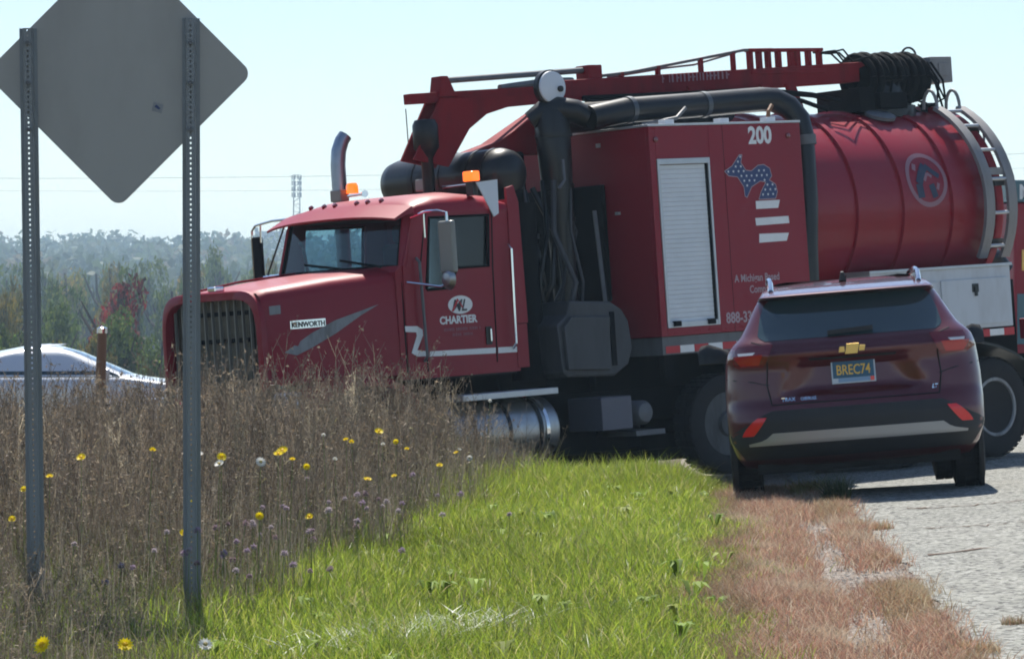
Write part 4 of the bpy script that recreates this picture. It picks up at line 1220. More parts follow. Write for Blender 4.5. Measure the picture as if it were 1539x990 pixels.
C('rear_window', suv.patch([(1.098, -0.60, 0.60), (1.13, -0.655, 0.655), (1.25, -0.63, 0.63), (1.35, -0.59, 0.59), (1.376, -0.55, 0.55)], 0.005, 24, 14), 'car_glass', 60)
C('roof_panel', suv.patch([(1.405, -0.60, 0.60), (1.44, -0.585, 0.585), (1.485, -0.525, 0.525), (1.509, -0.40, 0.40)], 0.004, 24, 16, 0.01), 'car_roof_glare', 60)
C('spoiler_underside', suv.patch([(1.376, -0.57, 0.57), (1.394, -0.57, 0.57)], 0.003, 20, 3), 'car_black', 60)
C('wiper', MB().beam((-0.16, suv.rear(0, 1.125) - 0.03, 1.125), (0.16, suv.rear(0.16, 1.14) - 0.035, 1.14), 0.02, 0.03), 'car_black', 0)
for s in (-1, 1):
    rows = [(0.925, 0.63 * s, 0.80 * s), (0.97, 0.60 * s, 0.885 * s), (1.04, 0.565 * s, 0.868 * s), (1.075, 0.55 * s, 0.835 * s)]
    if s < 0:
        rows = [(z, b, a) for z, a, b in rows]
    tl_ = C('tail_lamp', suv.patch(rows, 0.010, 14, 8), 'lens_dark_red', 60)
    rows = [(0.94, 0.66 * s, 0.79 * s), (1.01, 0.63 * s, 0.84 * s)]
    if s < 0:
        rows = [(z, b, a) for z, a, b in rows]
    C('lamp_lens', suv.patch(rows, 0.013, 8, 4), 'lens_red', 60, parent=tl_)
    rows = [(1.012, 0.70 * s, 0.80 * s), (1.03, 0.68 * s, 0.805 * s)]
    if s < 0:
        rows = [(z, b, a) for z, a, b in rows]
    C('lamp_lens', suv.patch(rows, 0.014, 8, 3), 'lens_clear', 60, parent=tl_)
    # red reflector in the bumper
    rows = [(0.465, 0.735 * s, 0.815 * s), (0.50, 0.70 * s, 0.80 * s), (0.555, 0.655 * s, 0.745 * s), (0.585, 0.635 * s, 0.70 * s)]
    if s < 0:
        rows = [(z, b, a) for z, a, b in rows]
    C('bumper_reflector', suv.patch(rows, 0.022, 8, 6), 'reflector_red', 60)
    # side glass, wheel arch cladding, mirror
    C('side_window', suv.side([(1.11, -0.15, 1.85), (1.2, -0.1, 1.62), (1.40, 0.15, 1.12)], s), 'car_glass', 60)
    for yc in (0.0, 2.70):
        C('wheel_arch', MB().lathe([(0.42, -0.02), (0.42, 0.012), (0.37, 0.012), (0.0, 0.008)], (s * 0.884, yc, 0.37), (s, 0, 0), 36), 'car_black', 40)
    C('door_mirror', MB().loft([[(s * (0.88 + a), 1.72 - 0.04 * b, 1.00 + 0.02 * a), (s * (0.88 + a), 1.80, 1.00), (s * (0.88 + a), 1.82, 1.06 + h), (s * (0.88 + a), 1.74, 1.08 + h), (s * (0.88 + a), 1.70, 1.05 + h * 0.7)] for a, b, h in ((-0.04, 0, 0.0), (0.06, 0.4, 0.04), (0.14, 1, 0.07), (0.20, 1, 0.06), (0.225, 0.6, 0.02))]), 'car_black', 40)
    C('roof_rail', MB().tube([(s * 0.53, -0.40, 1.44), (s * 0.53, -0.32, 1.505), (s * 0.535, 0.2, 1.545), (s * 0.53, 0.9, 1.535), (s * 0.51, 1.05, 1.46)], 0.020, 8), 'chrome')
C('roof_antenna', MB().loft([[(-0.03 * k, 0.05, 1.49), (0.03 * k, 0.05, 1.49), (0.012 * k, 0.05 + 0.02 * q, 1.49 + 0.07 * q), (-0.012 * k, 0.05 + 0.02 * q, 1.49 + 0.07 * q)] if False else [(-0.028 * k, y, 1.49), (0.028 * k, y, 1.49), (0.010 * k, y, 1.49 + 0.065 * q), (-0.010 * k, y, 1.49 + 0.065 * q)] for y, k, q in ((-0.10, 1, 0.9), (-0.06, 1, 1.0), (0.05, 0.8, 0.6), (0.14, 0.3, 0.1))]), 'car_black', 40)
C('bumper_cladding', suv.patch([(0.30, -0.80, 0.80), (0.43, -0.893, 0.893), (0.475, -0.90, 0.90), (0.50, -0.86, 0.86), (0.60, -0.66, 0.66), (0.625, -0.60, 0.60)], 0.014, 34, 14), 'car_black', 50)
C('skid_strip', suv.patch([(0.395, -0.77, 0.77), (0.415, -0.775, 0.775), (0.43, -0.66, 0.66), (0.475, -0.60, 0.60)], 0.03, 30, 6), 'skid_silver', 60)
C('underbody', MB().box((-0.72, -0.62, 0.20), (0.72, 3.1, 0.27)), 'car_under', 0)
C('muffler', MB().tube([(-0.32, -0.55, 0.24), (0.30, -0.55, 0.24)], 0.065, 14), 'dull_chrome')
for s in (-1, 1):
    C('tailgate_seam', MB().tube([(x, suv.rear(x, z) - 0.001, z) for x, z in [(s * 0.70, 1.10), (s * 0.615, 1.07), (s * 0.60, 0.95), (s * 0.615, 0.80), (s * 0.59, 0.665)]], 0.0045, 5), 'car_under')
    C('bumper_seam', MB().tube([(x, suv.rear(x, z) - 0.001, z) for x, z in [(s * 0.60, 0.80), (s * 0.72, 0.83), (s * 0.84, 0.85), (s * 0.895, 0.86)]], 0.004, 5), 'car_under')
C('tailgate_seam', MB().tube([(x, suv.rear(x, 0.665) - 0.001, 0.665) for x in np.linspace(-0.59, 0.59, 21)], 0.0045, 5), 'car_under')
C('handle_lip', suv.patch([(0.945, -0.30, 0.30), (0.96, -0.31, 0.31)], 0.006, 16, 3), 'car_under', 60)
# plate, emblem, badges


def onrear(off):
    return lambda x, z: (x, suv.rear(x, z) - off, z)


yp = suv.rear(0, 0.83) - 0.02
plate = C('number_plate', MB().box((-0.155, yp, 0.775), (0.155, yp + 0.006, 0.935)), 'plate_white', 0, 0.002)
C('plate_field', MB().box((-0.145, yp - 0.003, 0.812), (0.145, yp, 0.927)), 'plate_blue', 0, parent=plate)
C('plate_band', MB().box((-0.110, yp - 0.0035, 0.783), (0.115, yp - 0.0005, 0.811)), 'plate_light', 0, parent=plate)
C('plate_sticker', MB().box((0.116, yp - 0.005, 0.784), (0.144, yp - 0.001, 0.812)), 'reflector_red', 0, parent=plate)
text('plate_lettering', 'BREC74', 0.095, lambda x, z: (x, yp - 0.0055, 0.834 + z), 'plate_yellow', plate, align='CENTER', squeeze=0.76, bold=0.001)
bz = 1.005
bt = [(-0.095, -0.022), (-0.05, -0.022), (-0.052, -0.034), (0.036, -0.034), (0.040, -0.018), (0.088, -0.018), (0.095, 0.022), (0.05, 0.022), (0.052, 0.034), (-0.036, 0.034), (-0.04, 0.018), (-0.088, 0.018)]
mbb = MB()
ybt = suv.rear(0, bz) - 0.012
mbb.prism([(a, bz + b) for a, b in [(-0.095, -0.020), (-0.052, -0.020), (-0.052, 0.018), (-0.086, 0.018)]], 1, ybt - 0.012, ybt + 0.03)
mbb.prism([(a, bz + b) for a, b in [(-0.052, -0.034), (0.036, -0.034), (0.052, 0.034), (-0.036, 0.034)]], 1, ybt - 0.013, ybt + 0.03)
mbb.prism([(a, bz + b) for a, b in [(0.048, -0.018), (0.086, -0.018), (0.095, 0.020), (0.050, 0.020)]], 1, ybt - 0.012, ybt + 0.03)
C('emblem', mbb, 'gold', 0, 0.002)
text('badge_lettering', 'TRAX', 0.034, lambda x, z: onrear(0.006)(x - 0.52, z + 0.685), 'chrome', car, squeeze=1.1, bold=0.0015)
text('badge_lettering', 'CHEVROLET', 0.030, lambda x, z: onrear(0.006)(x - 0.385, z + 0.685), 'chrome', car, squeeze=0.72, bold=0.0015)
text('badge_lettering', 'LT', 0.038, lambda x, z: onrear(0.006)(x + 0.54, z + 0.70), 'chrome', car, squeeze=0.9, bold=0.0015, shear=0.3)
for s in (-1, 1):
    for yc in (0.0, 2.70):
        wheel(car, (s * 0.80, yc, 0.342), s, 0.335, 0.225, 0.225, 'car', axis=(1, 0, 0))

# silver saloon further off beyond the weeds, only its roof and bonnet clear them
sed = CarShape(
    hw=[(0.24, 0.80), (0.4, 0.88), (0.6, 0.90), (0.85, 0.89), (0.95, 0.86), (1.0, 0.78), (1.15, 0.70), (1.28, 0.62), (1.35, 0.50), (1.38, 0.3)],
    yr=[(0.24, -0.8), (0.4, -0.95), (0.7, -1.0), (0.9, -0.95), (0.97, -0.65), (1.0, -0.45), (1.15, 0.0), (1.28, 0.45), (1.35, 0.8), (1.38, 1.1)],
    yf=[(0.24, 3.4), (0.5, 3.6), (0.7, 3.58), (0.82, 3.4), (0.90, 2.9), (0.97, 2.35), (1.0, 2.2), (1.15, 1.85), (1.28, 1.55), (1.35, 1.3), (1.38, 1.15)],
    cr=[(0.24, 0.4), (1.38, 0.25)], cf=[(0.24, 0.5), (0.9, 0.6), (1.0, 0.35), (1.38, 0.25)])
SY, SX = 46.0, -6.95
sz = float(ground(SX, SY))
a_ = math.radians(-82)
saloon = empty('parked_car', 'silver car beyond the dry weeds, only its bright roof and bonnet showing', 'car', matrix=Matrix.Translation((SX, SY, sz - 0.02)) @ Matrix.Rotation(a_, 4, 'Z'))
zz = sorted(set([round(z, 3) for z in np.concatenate([np.arange(0.24, 1.36, 0.035), [1.35, 1.37, 1.38]])]))
build('body', MB().loft([sed.ring(z, 21, 8, 21) for z in zz]), 'silver_paint', saloon, 50)
for s in (-1, 1):
    build('side_window', sed.side([(0.975, -0.2, 2.0), (1.01, -0.1, 1.95), (1.05, 0.0, 1.85)], s), 'car_glass', saloon, 60)
    build('door_mirror', MB().box((s * 0.86, 1.75, 0.95), (s * 1.04, 1.85, 1.08)), 'silver_paint', saloon, 0, 0.02)
    for yc in (0.0, 2.70):
        wheel(saloon, (s * 0.80, yc, 0.33), s, 0.32, 0.21, 0.21, 'car', axis=(1, 0, 0))
wsg = []
for z in (1.0, 1.15, 1.28, 1.33):
    w_ = sed.hw(z) * 0.86
    wsg.append([(x, sed.front(x, z) + 0.005, z) for x in np.linspace(-w_, w_, 12)])
build('windscreen', MB().loft(wsg, False, False), 'car_glass', saloon, 60)

# marker post in front of the silver car
mpx, mpy = -4.98, 44.3
mz = float(ground(mpx, mpy))
mp = empty('marker_post', 'short brown post with a bright metal cap beside the silver car', 'post', loc=(mpx, mpy, mz))
top_z = CAM_H - (492 - 453) / 5500 * mpy - mz
build('post', MB().tube([(0, 0, -0.05), (0, 0, top_z * 0.6), (0.02, 0, top_z - 0.06)], [0.07, 0.065, 0.055], 14), 'post_brown', mp)
build('cap', MB().lathe([(0.06, -0.07), (0.066, -0.07), (0.066, -0.01), (0.03, 0.012), (0, 0.014)], (0.02, 0, top_z), (0, 0, 1), 16), 'chrome', mp)

# second red truck, mostly hidden behind the tank and cut by the picture edge
r2 = empty('service_truck', 'red truck body with dark teal header board behind the vacuum truck tank', 'truck', matrix=Matrix.Translation((8.35, 52.5, -0.15)) @ Matrix.Rotation(math.radians(14), 4, 'Z'))
build('body', MB().box((-1.22, 0, 0.75), (1.22, 4.8, 2.92)), 'truck_red', r2, 0, 0.03)
hd = build('header_board', MB().box((-1.235, -0.03, 2.93), (1.235, 4.8, 3.24)), 'teal_paint', r2, 0, 0.01)
text('header_lettering', 'M', 0.30, lambda x, z: (-1.17 + x, -0.035, 2.97 + z), 'white_print', hd, bold=0.004)
build('rear_panel', MB().box((-1.18, -0.02, 0.9), (1.18, 0.0, 1.62)), 'teal_paint', r2, 0, 0.008)
for s in (-1, 1):
    build('marker_lamp', MB().box((s * 1.05 - 0.06, -0.025, 1.95), (s * 1.05 + 0.06, 0.0, 2.25)), 'gold', r2, 0, 0.006)
    wheel(r2, (s * 1.0, 1.1, 0.5), s, 0.5, 0.28, 0.29, 'bulge', axis=(1, 0, 0))
    wheel(r2, (s * 1.0, 6.6, 0.5), s, 0.5, 0.28, 0.29, 'bulge', axis=(1, 0, 0))
build('chassis_frame', MB().box((-0.45, 0, 0.5), (0.45, 7.2, 0.78)), 'black_matte', r2, 0)
build('cab', MB().loft([[(-1.1, 5.2, 0.7), (1.1, 5.2, 0.7), (1.1, 7.3, 0.7), (-1.1, 7.3, 0.7)], [(-1.1, 5.2, 1.8), (1.1, 5.2, 1.8), (1.1, 7.3, 1.7), (-1.1, 7.3, 1.7)], [(-1.0, 5.2, 2.7), (1.0, 5.2, 2.7), (1.0, 6.6, 2.7), (-1.0, 6.6, 2.7)]]), 'truck_red', r2, 0, 0.05)

# ------------------------------------------------------------------ road sign seen from behind
SGY = 18.2
sgx = (177 - 769.5) / 5500 * SGY
sgz = CAM_H - (110 - 453) / 5500 * SGY
zb = float(ground(sgx, SGY))
sign = empty('road_sign', 'grey back of a diamond road sign on two perforated steel posts', 'sign', loc=(sgx, SGY, zb))
hd_ = 0.646
cr_ = 0.055
pts = []
for k in range(4):
    a0_ = math.pi / 2 * k
    c_ = Vector((math.cos(a0_), math.sin(a0_))) * (hd_ - cr_ * math.sqrt(2) + 0.022)
    for t in np.linspace(-math.pi / 4, math.pi / 4, 7):
        pts.append((c_.x + cr_ * math.cos(a0_ + t), c_.y + cr_ * math.sin(a0_ + t)))
cz_ = sgz - zb
pl_ = build('sign_plate', MB().prism([(a, cz_ + b) for a, b in pts], 1, 0.035, 0.0385), 'sign_back', sign, 0)
flat('sign_face', [[(a * 0.985, cz_ + b * 0.985) for a, b in pts]], lambda x, z: (x, 0.0395, z), 'sign_yellow', sign)


flat('inspection_sticker', [[(0.165, cz_ - 0.185), (0.215, cz_ - 0.20), (0.225, cz_ - 0.155), (0.175, cz_ - 0.14)]], lambda x, z: (x, 0.0335, z), 'wheel_grey', sign)
flat('sticker_mark', [[(0.178, cz_ - 0.165), (0.20, cz_ - 0.18), (0.21, cz_ - 0.175), (0.19, cz_ - 0.155)]], lambda x, z: (x, 0.0325, z), 'blue_print', sign)


def upost(x, ztop, lean):
    """hat-section post: a web pierced every inch, two legs, two flanges"""
    mb = MB()
    hw_, hole, pit = 0.0185, 0.0055, 0.0254
    n = int((ztop + 0.30) / pit)
    base = -0.30

    def q(px, py, pz):
        return (x + px + lean * pz, py, pz)
    for k in range(n):
        z0 = base + k * pit
        z1 = z0 + pit
        zm = (z0 + z1) / 2
        o = len(mb.v)
        # web cell with a hexagonal hole
        outer_ = [(-hw_, z0), (0, z0), (hw_, z0), (hw_, z1), (0, z1), (-hw_, z1)]
        inner_ = [(hole * math.cos(a), zm + hole * math.sin(a)) for a in (math.radians(d) for d in (225, 270, 315, 45, 90, 135))]
        vs = [q(a, 0.0, b) for a, b in outer_] + [q(a, 0.0, b) for a, b in inner_]
        mb.add(vs, [(i, (i + 1) % 6, 6 + (i + 1) % 6, 6 + i) for i in range(6)])
    z0, z1 = base, base + n * pit
    for s in (-1, 1):
        prof = [(s * hw_, 0.0), (s * (hw_ + 0.006), 0.032), (s * 0.044, 0.033), (s * 0.044, 0.030), (s * (hw_ + 0.009), 0.029), (s * (hw_ + 0.003), -0.003)]
        ring0 = [q(a, b, z0) for a, b in prof]
        ring1 = [q(a, b, z1) for a, b in prof]
        mb.loft([ring0, ring1])
    return mb


for px_, zt_px, ln in ((42, 36, 0.012), (288, 26, -0.002)):
    X_ = (px_ + 6 * (1 if px_ < 100 else 0) - 769.5) / 5500 * SGY - sgx
    zt = CAM_H - (zt_px - 453) / 5500 * SGY - zb
    if ln > 0:
        X_ = (54 - 769.5) / 5500 * SGY - sgx
        ln = -0.0145
    pst = build('sign_post', upost(X_, zt, ln), 'post_metal', sign, 0)
    for dz in (-0.28, -0.05, 0.15):
        build('bolt', MB().lathe([(0.011, -0.001), (0.011, -0.012), (0, -0.013)], (X_ + ln * (cz_ + dz), 0.0, cz_ + dz), (0, 1, 0), 8), 'grey_steel', pst)

# ------------------------------------------------------------------ vegetation
def weed_edge(y):
    y = np.asarray(y, float)
    return np.interp(y, [12, 18, 22, 26, 30, 34], [-1.50, -1.52, -1.08, -0.55, 0.0, 0.35]) + 0.10 * np.sin(y * 1.7 + 0.5) + 0.05 * np.sin(y * 4.3)


def red_edge(y):
    y = np.asarray(y, float)
    return 0.80 + 0.057 * (y - 13.9) + 0.05 * np.sin(y * 2.3) + 0.035 * np.sin(y * 5.1 + 1)


def lownoise(x, y, s, seed):
    r = np.random.default_rng(seed)
    v = np.zeros_like(x)
    for _ in range(6):
        a, b, p = r.normal(0, 1, 3)
        v += np.sin((a * x + b * y) * s + p * 6)
    return v / 6 ** 0.5


def blades(x, y, h, wd, col, lean, seg=3, lift=0.0):
    """curved tapering blades; returns verts, tris, colours"""
    n = len(x)
    z = ground(x, y) + lift
    yaw = rng.uniform(0, 2 * np.pi, n)
    bend = rng.uniform(0, 2 * np.pi, n)
    V = np.zeros((n, 2 * seg + 1, 3), np.float32)
    for k in range(seg + 1):
        t = k / seg
        cx = x + np.cos(bend) * lean * h * t ** 1.8
        cyv = y + np.sin(bend) * lean * h * t ** 1.8
        cz = z + h * t * (1 - 0.25 * lean * t)
        if k < seg:
            ww = wd * (1 - 0.75 * t)
            V[:, 2 * k] = np.stack([cx - np.cos(yaw) * ww, cyv - np.sin(yaw) * ww, cz], -1)
            V[:, 2 * k + 1] = np.stack([cx + np.cos(yaw) * ww, cyv + np.sin(yaw) * ww, cz], -1)
        else:
            V[:, 2 * seg] = np.stack([cx, cyv, cz], -1)
    tr = []
    for k in range(seg - 1):
        a = 2 * k
        tr += [(a, a + 1, a + 3), (a, a + 3, a + 2)]
    a = 2 * (seg - 1)
    tr.append((a, a + 1, a + 2))
    tr = np.array(tr)
    T = (np.arange(n)[:, None, None] * (2 * seg + 1) + tr[None]).reshape(-1, 3)
    C_ = np.repeat(col, 2 * seg + 1, axis=0)
    return V.reshape(-1, 3), T, C_


def stuff(name, label, cat, V, T, C_, m):
    o = link(name, raw_mesh(name, V, T, m, C_))
    o['label'] = label
    o['category'] = cat
    o['kind'] = 'stuff'
    return o


def pick(n, cols, ws, jit=0.2):
    c = np.array(cols)[rng.choice(len(cols), n, p=np.array(ws) / sum(ws))]
    return c * (1 + rng.normal(0, jit, (n, 1))).clip(0.5, 1.6)


# green grass
N = 250000
gy = rng.uniform(11.5, 34.5, N)
# denser close by
u_ = rng.uniform(-1, 1, N)
lo = weed_edge(gy) - 0.55 - 0.9 * sstep(20, 17, gy)
hi = red_edge(gy) + 0.10 + 0.12 * rng.normal(0, 1, N)
gx = lo + (hi - lo) * rng.uniform(0, 1, N)
keep = (gx > weed_edge(gy)) | (rng.uniform(0, 1, N) < 0.40 + 0.25 * sstep(20, 17, gy))
gx, gy = gx[keep], gy[keep]
n = len(gx)
pt = lownoise(gx, gy, 2.2, 3)
gh = (0.118 + 0.04 * pt + rng.normal(0, 0.036, n)).clip(0.05, 0.30) * (1 + 0.75 * sstep(26, 31, gy))
gh *= 1 - 0.55 * sstep(0.40, -0.05, red_edge(gy) - gx)
gh *= 1 + 0.35 * sstep(0.5, 0.0, gx - weed_edge(gy)) * rng.uniform(0, 1, n)
gc = pick(n, [(0.22, 0.30, 0.035), (0.29, 0.35, 0.045), (0.15, 0.23, 0.03), (0.33, 0.35, 0.07), (0.42, 0.36, 0.18)], [4, 4, 3, 2, 0.9])
gc *= (1 + 0.12 * lownoise(gx, gy, 1.1, 5))[:, None]
V, T, C_ = blades(gx, gy, gh, rng.uniform(0.0022, 0.0050, n), gc, rng.uniform(0.15, 0.9, n))
stuff('green_grass', 'bright green rough grass between the dry weeds and the verge', 'grass', V, T, C_, 'grass_blade')

# flattened glossy blades at the strip's near edge, white glints put into their colour
N = 1300
py = rng.normal(16.6, 0.30, N)
px = -0.48 + 0.6 * (py - 16.6) + rng.normal(0, 0.16, N)
pc_ = pick(N, [(0.70, 0.72, 0.62), (0.50, 0.56, 0.34), (0.80, 0.82, 0.76)], [2, 2, 1.5])
V, T, C_ = blades(px, py, rng.uniform(0.06, 0.20, N), rng.uniform(0.003, 0.007, N), pc_, rng.uniform(0.7, 1.5, N))
stuff('glint_grass', 'patch of shiny blades with glints put into their pale colour in the green grass at the bottom', 'grass', V, T, C_, 'grass_blade')

# broad-leaved rosettes scattered through the grass
NB = 90
by = rng.uniform(12, 31, NB)
bx_ = rng.uniform(0, 1, NB) * (red_edge(by) - weed_edge(by)) + weed_edge(by)
Vb, Tb, Cb = [], [], []
for x, y in zip(bx_, by):
    z0 = float(ground(x, y))
    tone_ = np.array([(0.16, 0.24, 0.04), (0.20, 0.28, 0.05), (0.22, 0.26, 0.06)][rng.integers(0, 3)])
    hh_ = rng.uniform(0.05, 0.13)
    for k_ in range(rng.integers(6, 11)):
        a_ = rng.uniform(0, 2 * np.pi)
        L_ = rng.uniform(0.05, 0.11)
        d_ = np.array([math.cos(a_), math.sin(a_), 0])
        s_ = np.array([-math.sin(a_), math.cos(a_), 0]) * L_ * 0.17
        b_ = np.array([x, y, z0 + 0.01])
        m_ = b_ + d_ * L_ * 0.55 + np.array([0, 0, hh_])
        e_ = b_ + d_ * L_ + np.array([0, 0, hh_ * rng.uniform(0.6, 1.2)])
        o_ = len(Vb)
        Vb += [b_, m_ - s_, m_ + s_, e_]
        Tb += [(o_, o_ + 1, o_ + 2), (o_ + 1, o_ + 3, o_ + 2)]
        Cb += [tone_ * rng.uniform(0.8, 1.25)] * 4
stuff('broadleaf_plants', 'low dark broad leaves scattered through the green grass', 'ground cover', np.array(Vb), np.array(Tb), np.array(Cb), 'leafage')

# dry reddish grass on the verge
N = 250000
ry = 11.5 + 21.5 * rng.uniform(0, 1, N) ** 1.25
W_ = edge_x(ry) - red_edge(ry)
f_ = rng.uniform(-0.30, 1.10, N)
rx = red_edge(ry) + f_ * W_
pn = lownoise(rx * 2.0, ry * 0.8, 2.6, 11)
dens = np.where(f_ < 0.0, 0.5 + 1.6 * f_, np.where(f_ < 0.54, 0.95 + 0.25 * pn, np.where(f_ < 0.74, 0.13 + 0.25 * pn, np.where(f_ < 0.98, 0.62 + 0.5 * pn, 0.05))))
dens = dens * (1 - 0.5 * np.exp(-((f_ - 0.30) / 0.07) ** 2) * (lownoise(rx, ry, 1.4, 51) > -0.2))
keep = rng.uniform(0, 1, N) < dens
rx, ry, f_, pn = rx[keep], ry[keep], f_[keep], pn[keep]
n = len(rx)
rh = (0.062 + 0.022 * pn + rng.normal(0, 0.022, n)).clip(0.02, 0.17)
rc = pick(n, [(0.43, 0.245, 0.175), (0.37, 0.195, 0.14), (0.49, 0.34, 0.235), (0.58, 0.48, 0.36), (0.29, 0.24, 0.13)], [4, 3, 3, 2.6, 1.2])
pale = (lownoise(rx * 3, ry, 2.0, 21) > 0.9)[:, None]
rc = np.where(pale, rc * 0.4 + 0.6 * np.array([0.55, 0.46, 0.34]), rc)
band = (f_ < 0.12)[:, None]
rc = np.where(band, rc * 0.55 + 0.45 * np.array([0.17, 0.14, 0.065]), rc)
olive = ((f_ > 0.74) & (lownoise(rx * 2, ry * 1.5, 2.0, 31) > 0.3))[:, None]
rc = np.where(olive, rc * 0.65 + 0.35 * np.array([0.27, 0.24, 0.10]), rc)
V, T, C_ = blades(rx, ry, rh, rng.uniform(0.0015, 0.0035, n), rc, rng.uniform(0.3, 1.2, n), seg=2, lift=0.004)
stuff('dry_red_grass', 'short rust coloured dry grass along the edge of the road', 'grass', V, T, C_, 'dry_plant')


# tall dead weeds: templates of one plant, then strewn
def weed_template(r):
    V, T, C0 = [], [], []

    def ribbon(p0, p1, w0, w1, c):
        d = p1 - p0
        for ang in (0, math.pi / 2):
            s = np.array([math.cos(ang), math.sin(ang), 0.0])
            o = len(V)
            V.extend([p0 - s * w0, p0 + s * w0, p1 + s * w1, p1 - s * w1])
            T.extend([(o, o + 1, o + 2), (o, o + 2, o + 3)])
            C0.extend([c] * 4)
            if w0 < 0.0016:
                break
    base = np.array([0.0, 0, 0])
    tone = np.array([[0.20, 0.165, 0.13], [0.145, 0.115, 0.095], [0.25, 0.205, 0.155], [0.165, 0.15, 0.115], [0.36, 0.31, 0.23]][r.integers(0, 5)])
    ld = r.normal(0, 0.11, 2)
    p = base
    pts_ = [p]
    for k in range(1, 5):
        t = k / 4
        pts_.append(np.array([ld[0] * t ** 1.5 + r.normal(0, 0.008), ld[1] * t ** 1.5 + r.normal(0, 0.008), t]))
    for k in range(4):
        ribbon(pts_[k], pts_[k + 1], 0.0034 * (1 - 0.17 * k), 0.0034 * (1 - 0.17 * (k + 1)), tone)
    nb = r.integers(6, 12)
    kind = r.integers(0, 3)
    for b in range(nb):
        t = r.uniform(0.38, 0.98)
        i = min(3, int(t * 4))
        q0 = pts_[i] + (pts_[i + 1] - pts_[i]) * (t * 4 - i)
        a = r.uniform(0, 2 * math.pi)
        L = r.uniform(0.07, 0.22) * (1.25 - 0.6 * t)
        q1 = q0 + np.array([math.cos(a) * L * 0.55, math.sin(a) * L * 0.55, L * 0.85])
        ribbon(q0, q1, 0.0018, 0.0010, tone * r.uniform(0.85, 1.2))
        m = r.integers(2, 6)
        sc = tone * r.uniform(0.75, 1.2) if kind < 2 else np.array([0.21, 0.16, 0.11]) * r.uniform(0.7, 1.3)
        for _ in range(m):
            f = r.uniform(0.35, 1.05)
            c = q0 + (q1 - q0) * f + r.normal(0, 0.010, 3)
            s = r.uniform(0.003, 0.009)
            d1, d2 = r.normal(0, 1, 3) * s, r.normal(0, 1, 3) * s
            o = len(V)
            V.extend([c - d1, c + d1, c + d2])
            T.append((o, o + 1, o + 2))
            C0.extend([sc * r.uniform(0.8, 1.3)] * 3)
    for _ in range(r.integers(2, 6)):        # withered leaves low on the stem
        t = r.uniform(0.05, 0.6)
        a = r.uniform(0, 2 * math.pi)
        L = r.uniform(0.05, 0.13)
        c = np.array([ld[0] * t ** 1.5, ld[1] * t ** 1.5, t])
        e = c + np.array([math.cos(a) * L, math.sin(a) * L, r.uniform(-0.06, 0.05)])
        s = np.array([-math.sin(a), math.cos(a), 0.2]) * 0.006
        o = len(V)
        V.extend([c - s, c + s, e])
        T.append((o, o + 1, o + 2))
        C0.extend([np.array([0.20, 0.18, 0.08]) * r.uniform(0.7, 1.4)] * 3)
    return np.array(V), np.array(T), np.array(C0)


tmpl = [weed_template(np.random.default_rng(100 + i)) for i in range(36)]
N = 7200
wy = 12.2 + 21.2 * rng.uniform(0, 1, N)
left = -0.145 * wy - 0.8
wx = left + (weed_edge(wy) + 0.25 - left) * rng.uniform(0, 1, N) ** 0.9
din = weed_edge(wy) - wx
keep = rng.uniform(0, 1, N) < (0.20 + 0.80 * sstep(-0.25, 0.6, din)) * (0.30 + 0.70 * sstep(17.5, 21.5, wy))
wx, wy, din = wx[keep], wy[keep], din[keep]
wh = (0.34 + 0.55 * sstep(-0.25, 0.9, din)) * (1.0 + 0.10 * lownoise(wx, wy, 1.3, 8)) + rng.normal(0, 0.12, len(wx))
wh = wh.clip(0.2, 1.32) * (0.50 + 0.58 * sstep(16.5, 22, wy))
Vs, Ts, Cs, off = [], [], [], 0
for i in range(len(tmpl)):
    idx = np.arange(i, len(wx), len(tmpl))
    tv, tt, tcol = tmpl[i]
    a = rng.uniform(0, 2 * np.pi, len(idx))
    hh = wh[idx]
    ca, sa = np.cos(a), np.sin(a)
    X = tv[None, :, 0] * ca[:, None] - tv[None, :, 1] * sa[:, None]
    Y = tv[None, :, 0] * sa[:, None] + tv[None, :, 1] * ca[:, None]
    wsx = (0.55 + 0.45 * hh)[:, None]
    VV = np.stack([X * wsx + wx[idx][:, None], Y * wsx + wy[idx][:, None], tv[None, :, 2] * hh[:, None] + ground(wx[idx], wy[idx])[:, None] - 0.01], -1)
    Vs.append(VV.reshape(-1, 3))
    Ts.append((tt[None] + (np.arange(len(idx)) * len(tv))[:, None, None] + off).reshape(-1, 3))
    sh = np.repeat((1 + rng.normal(0, 0.18, len(idx))).clip(0.6, 1.5), len(tv))[:, None]
    Cs.append(np.tile(tcol, (len(idx), 1)) * sh)
    off += len(idx) * len(tv)
stuff('dry_weeds', 'tall brown dead weeds with seed heads around the sign posts', 'weeds', np.concatenate(Vs), np.concatenate(Ts), np.concatenate(Cs), 'dry_plant')
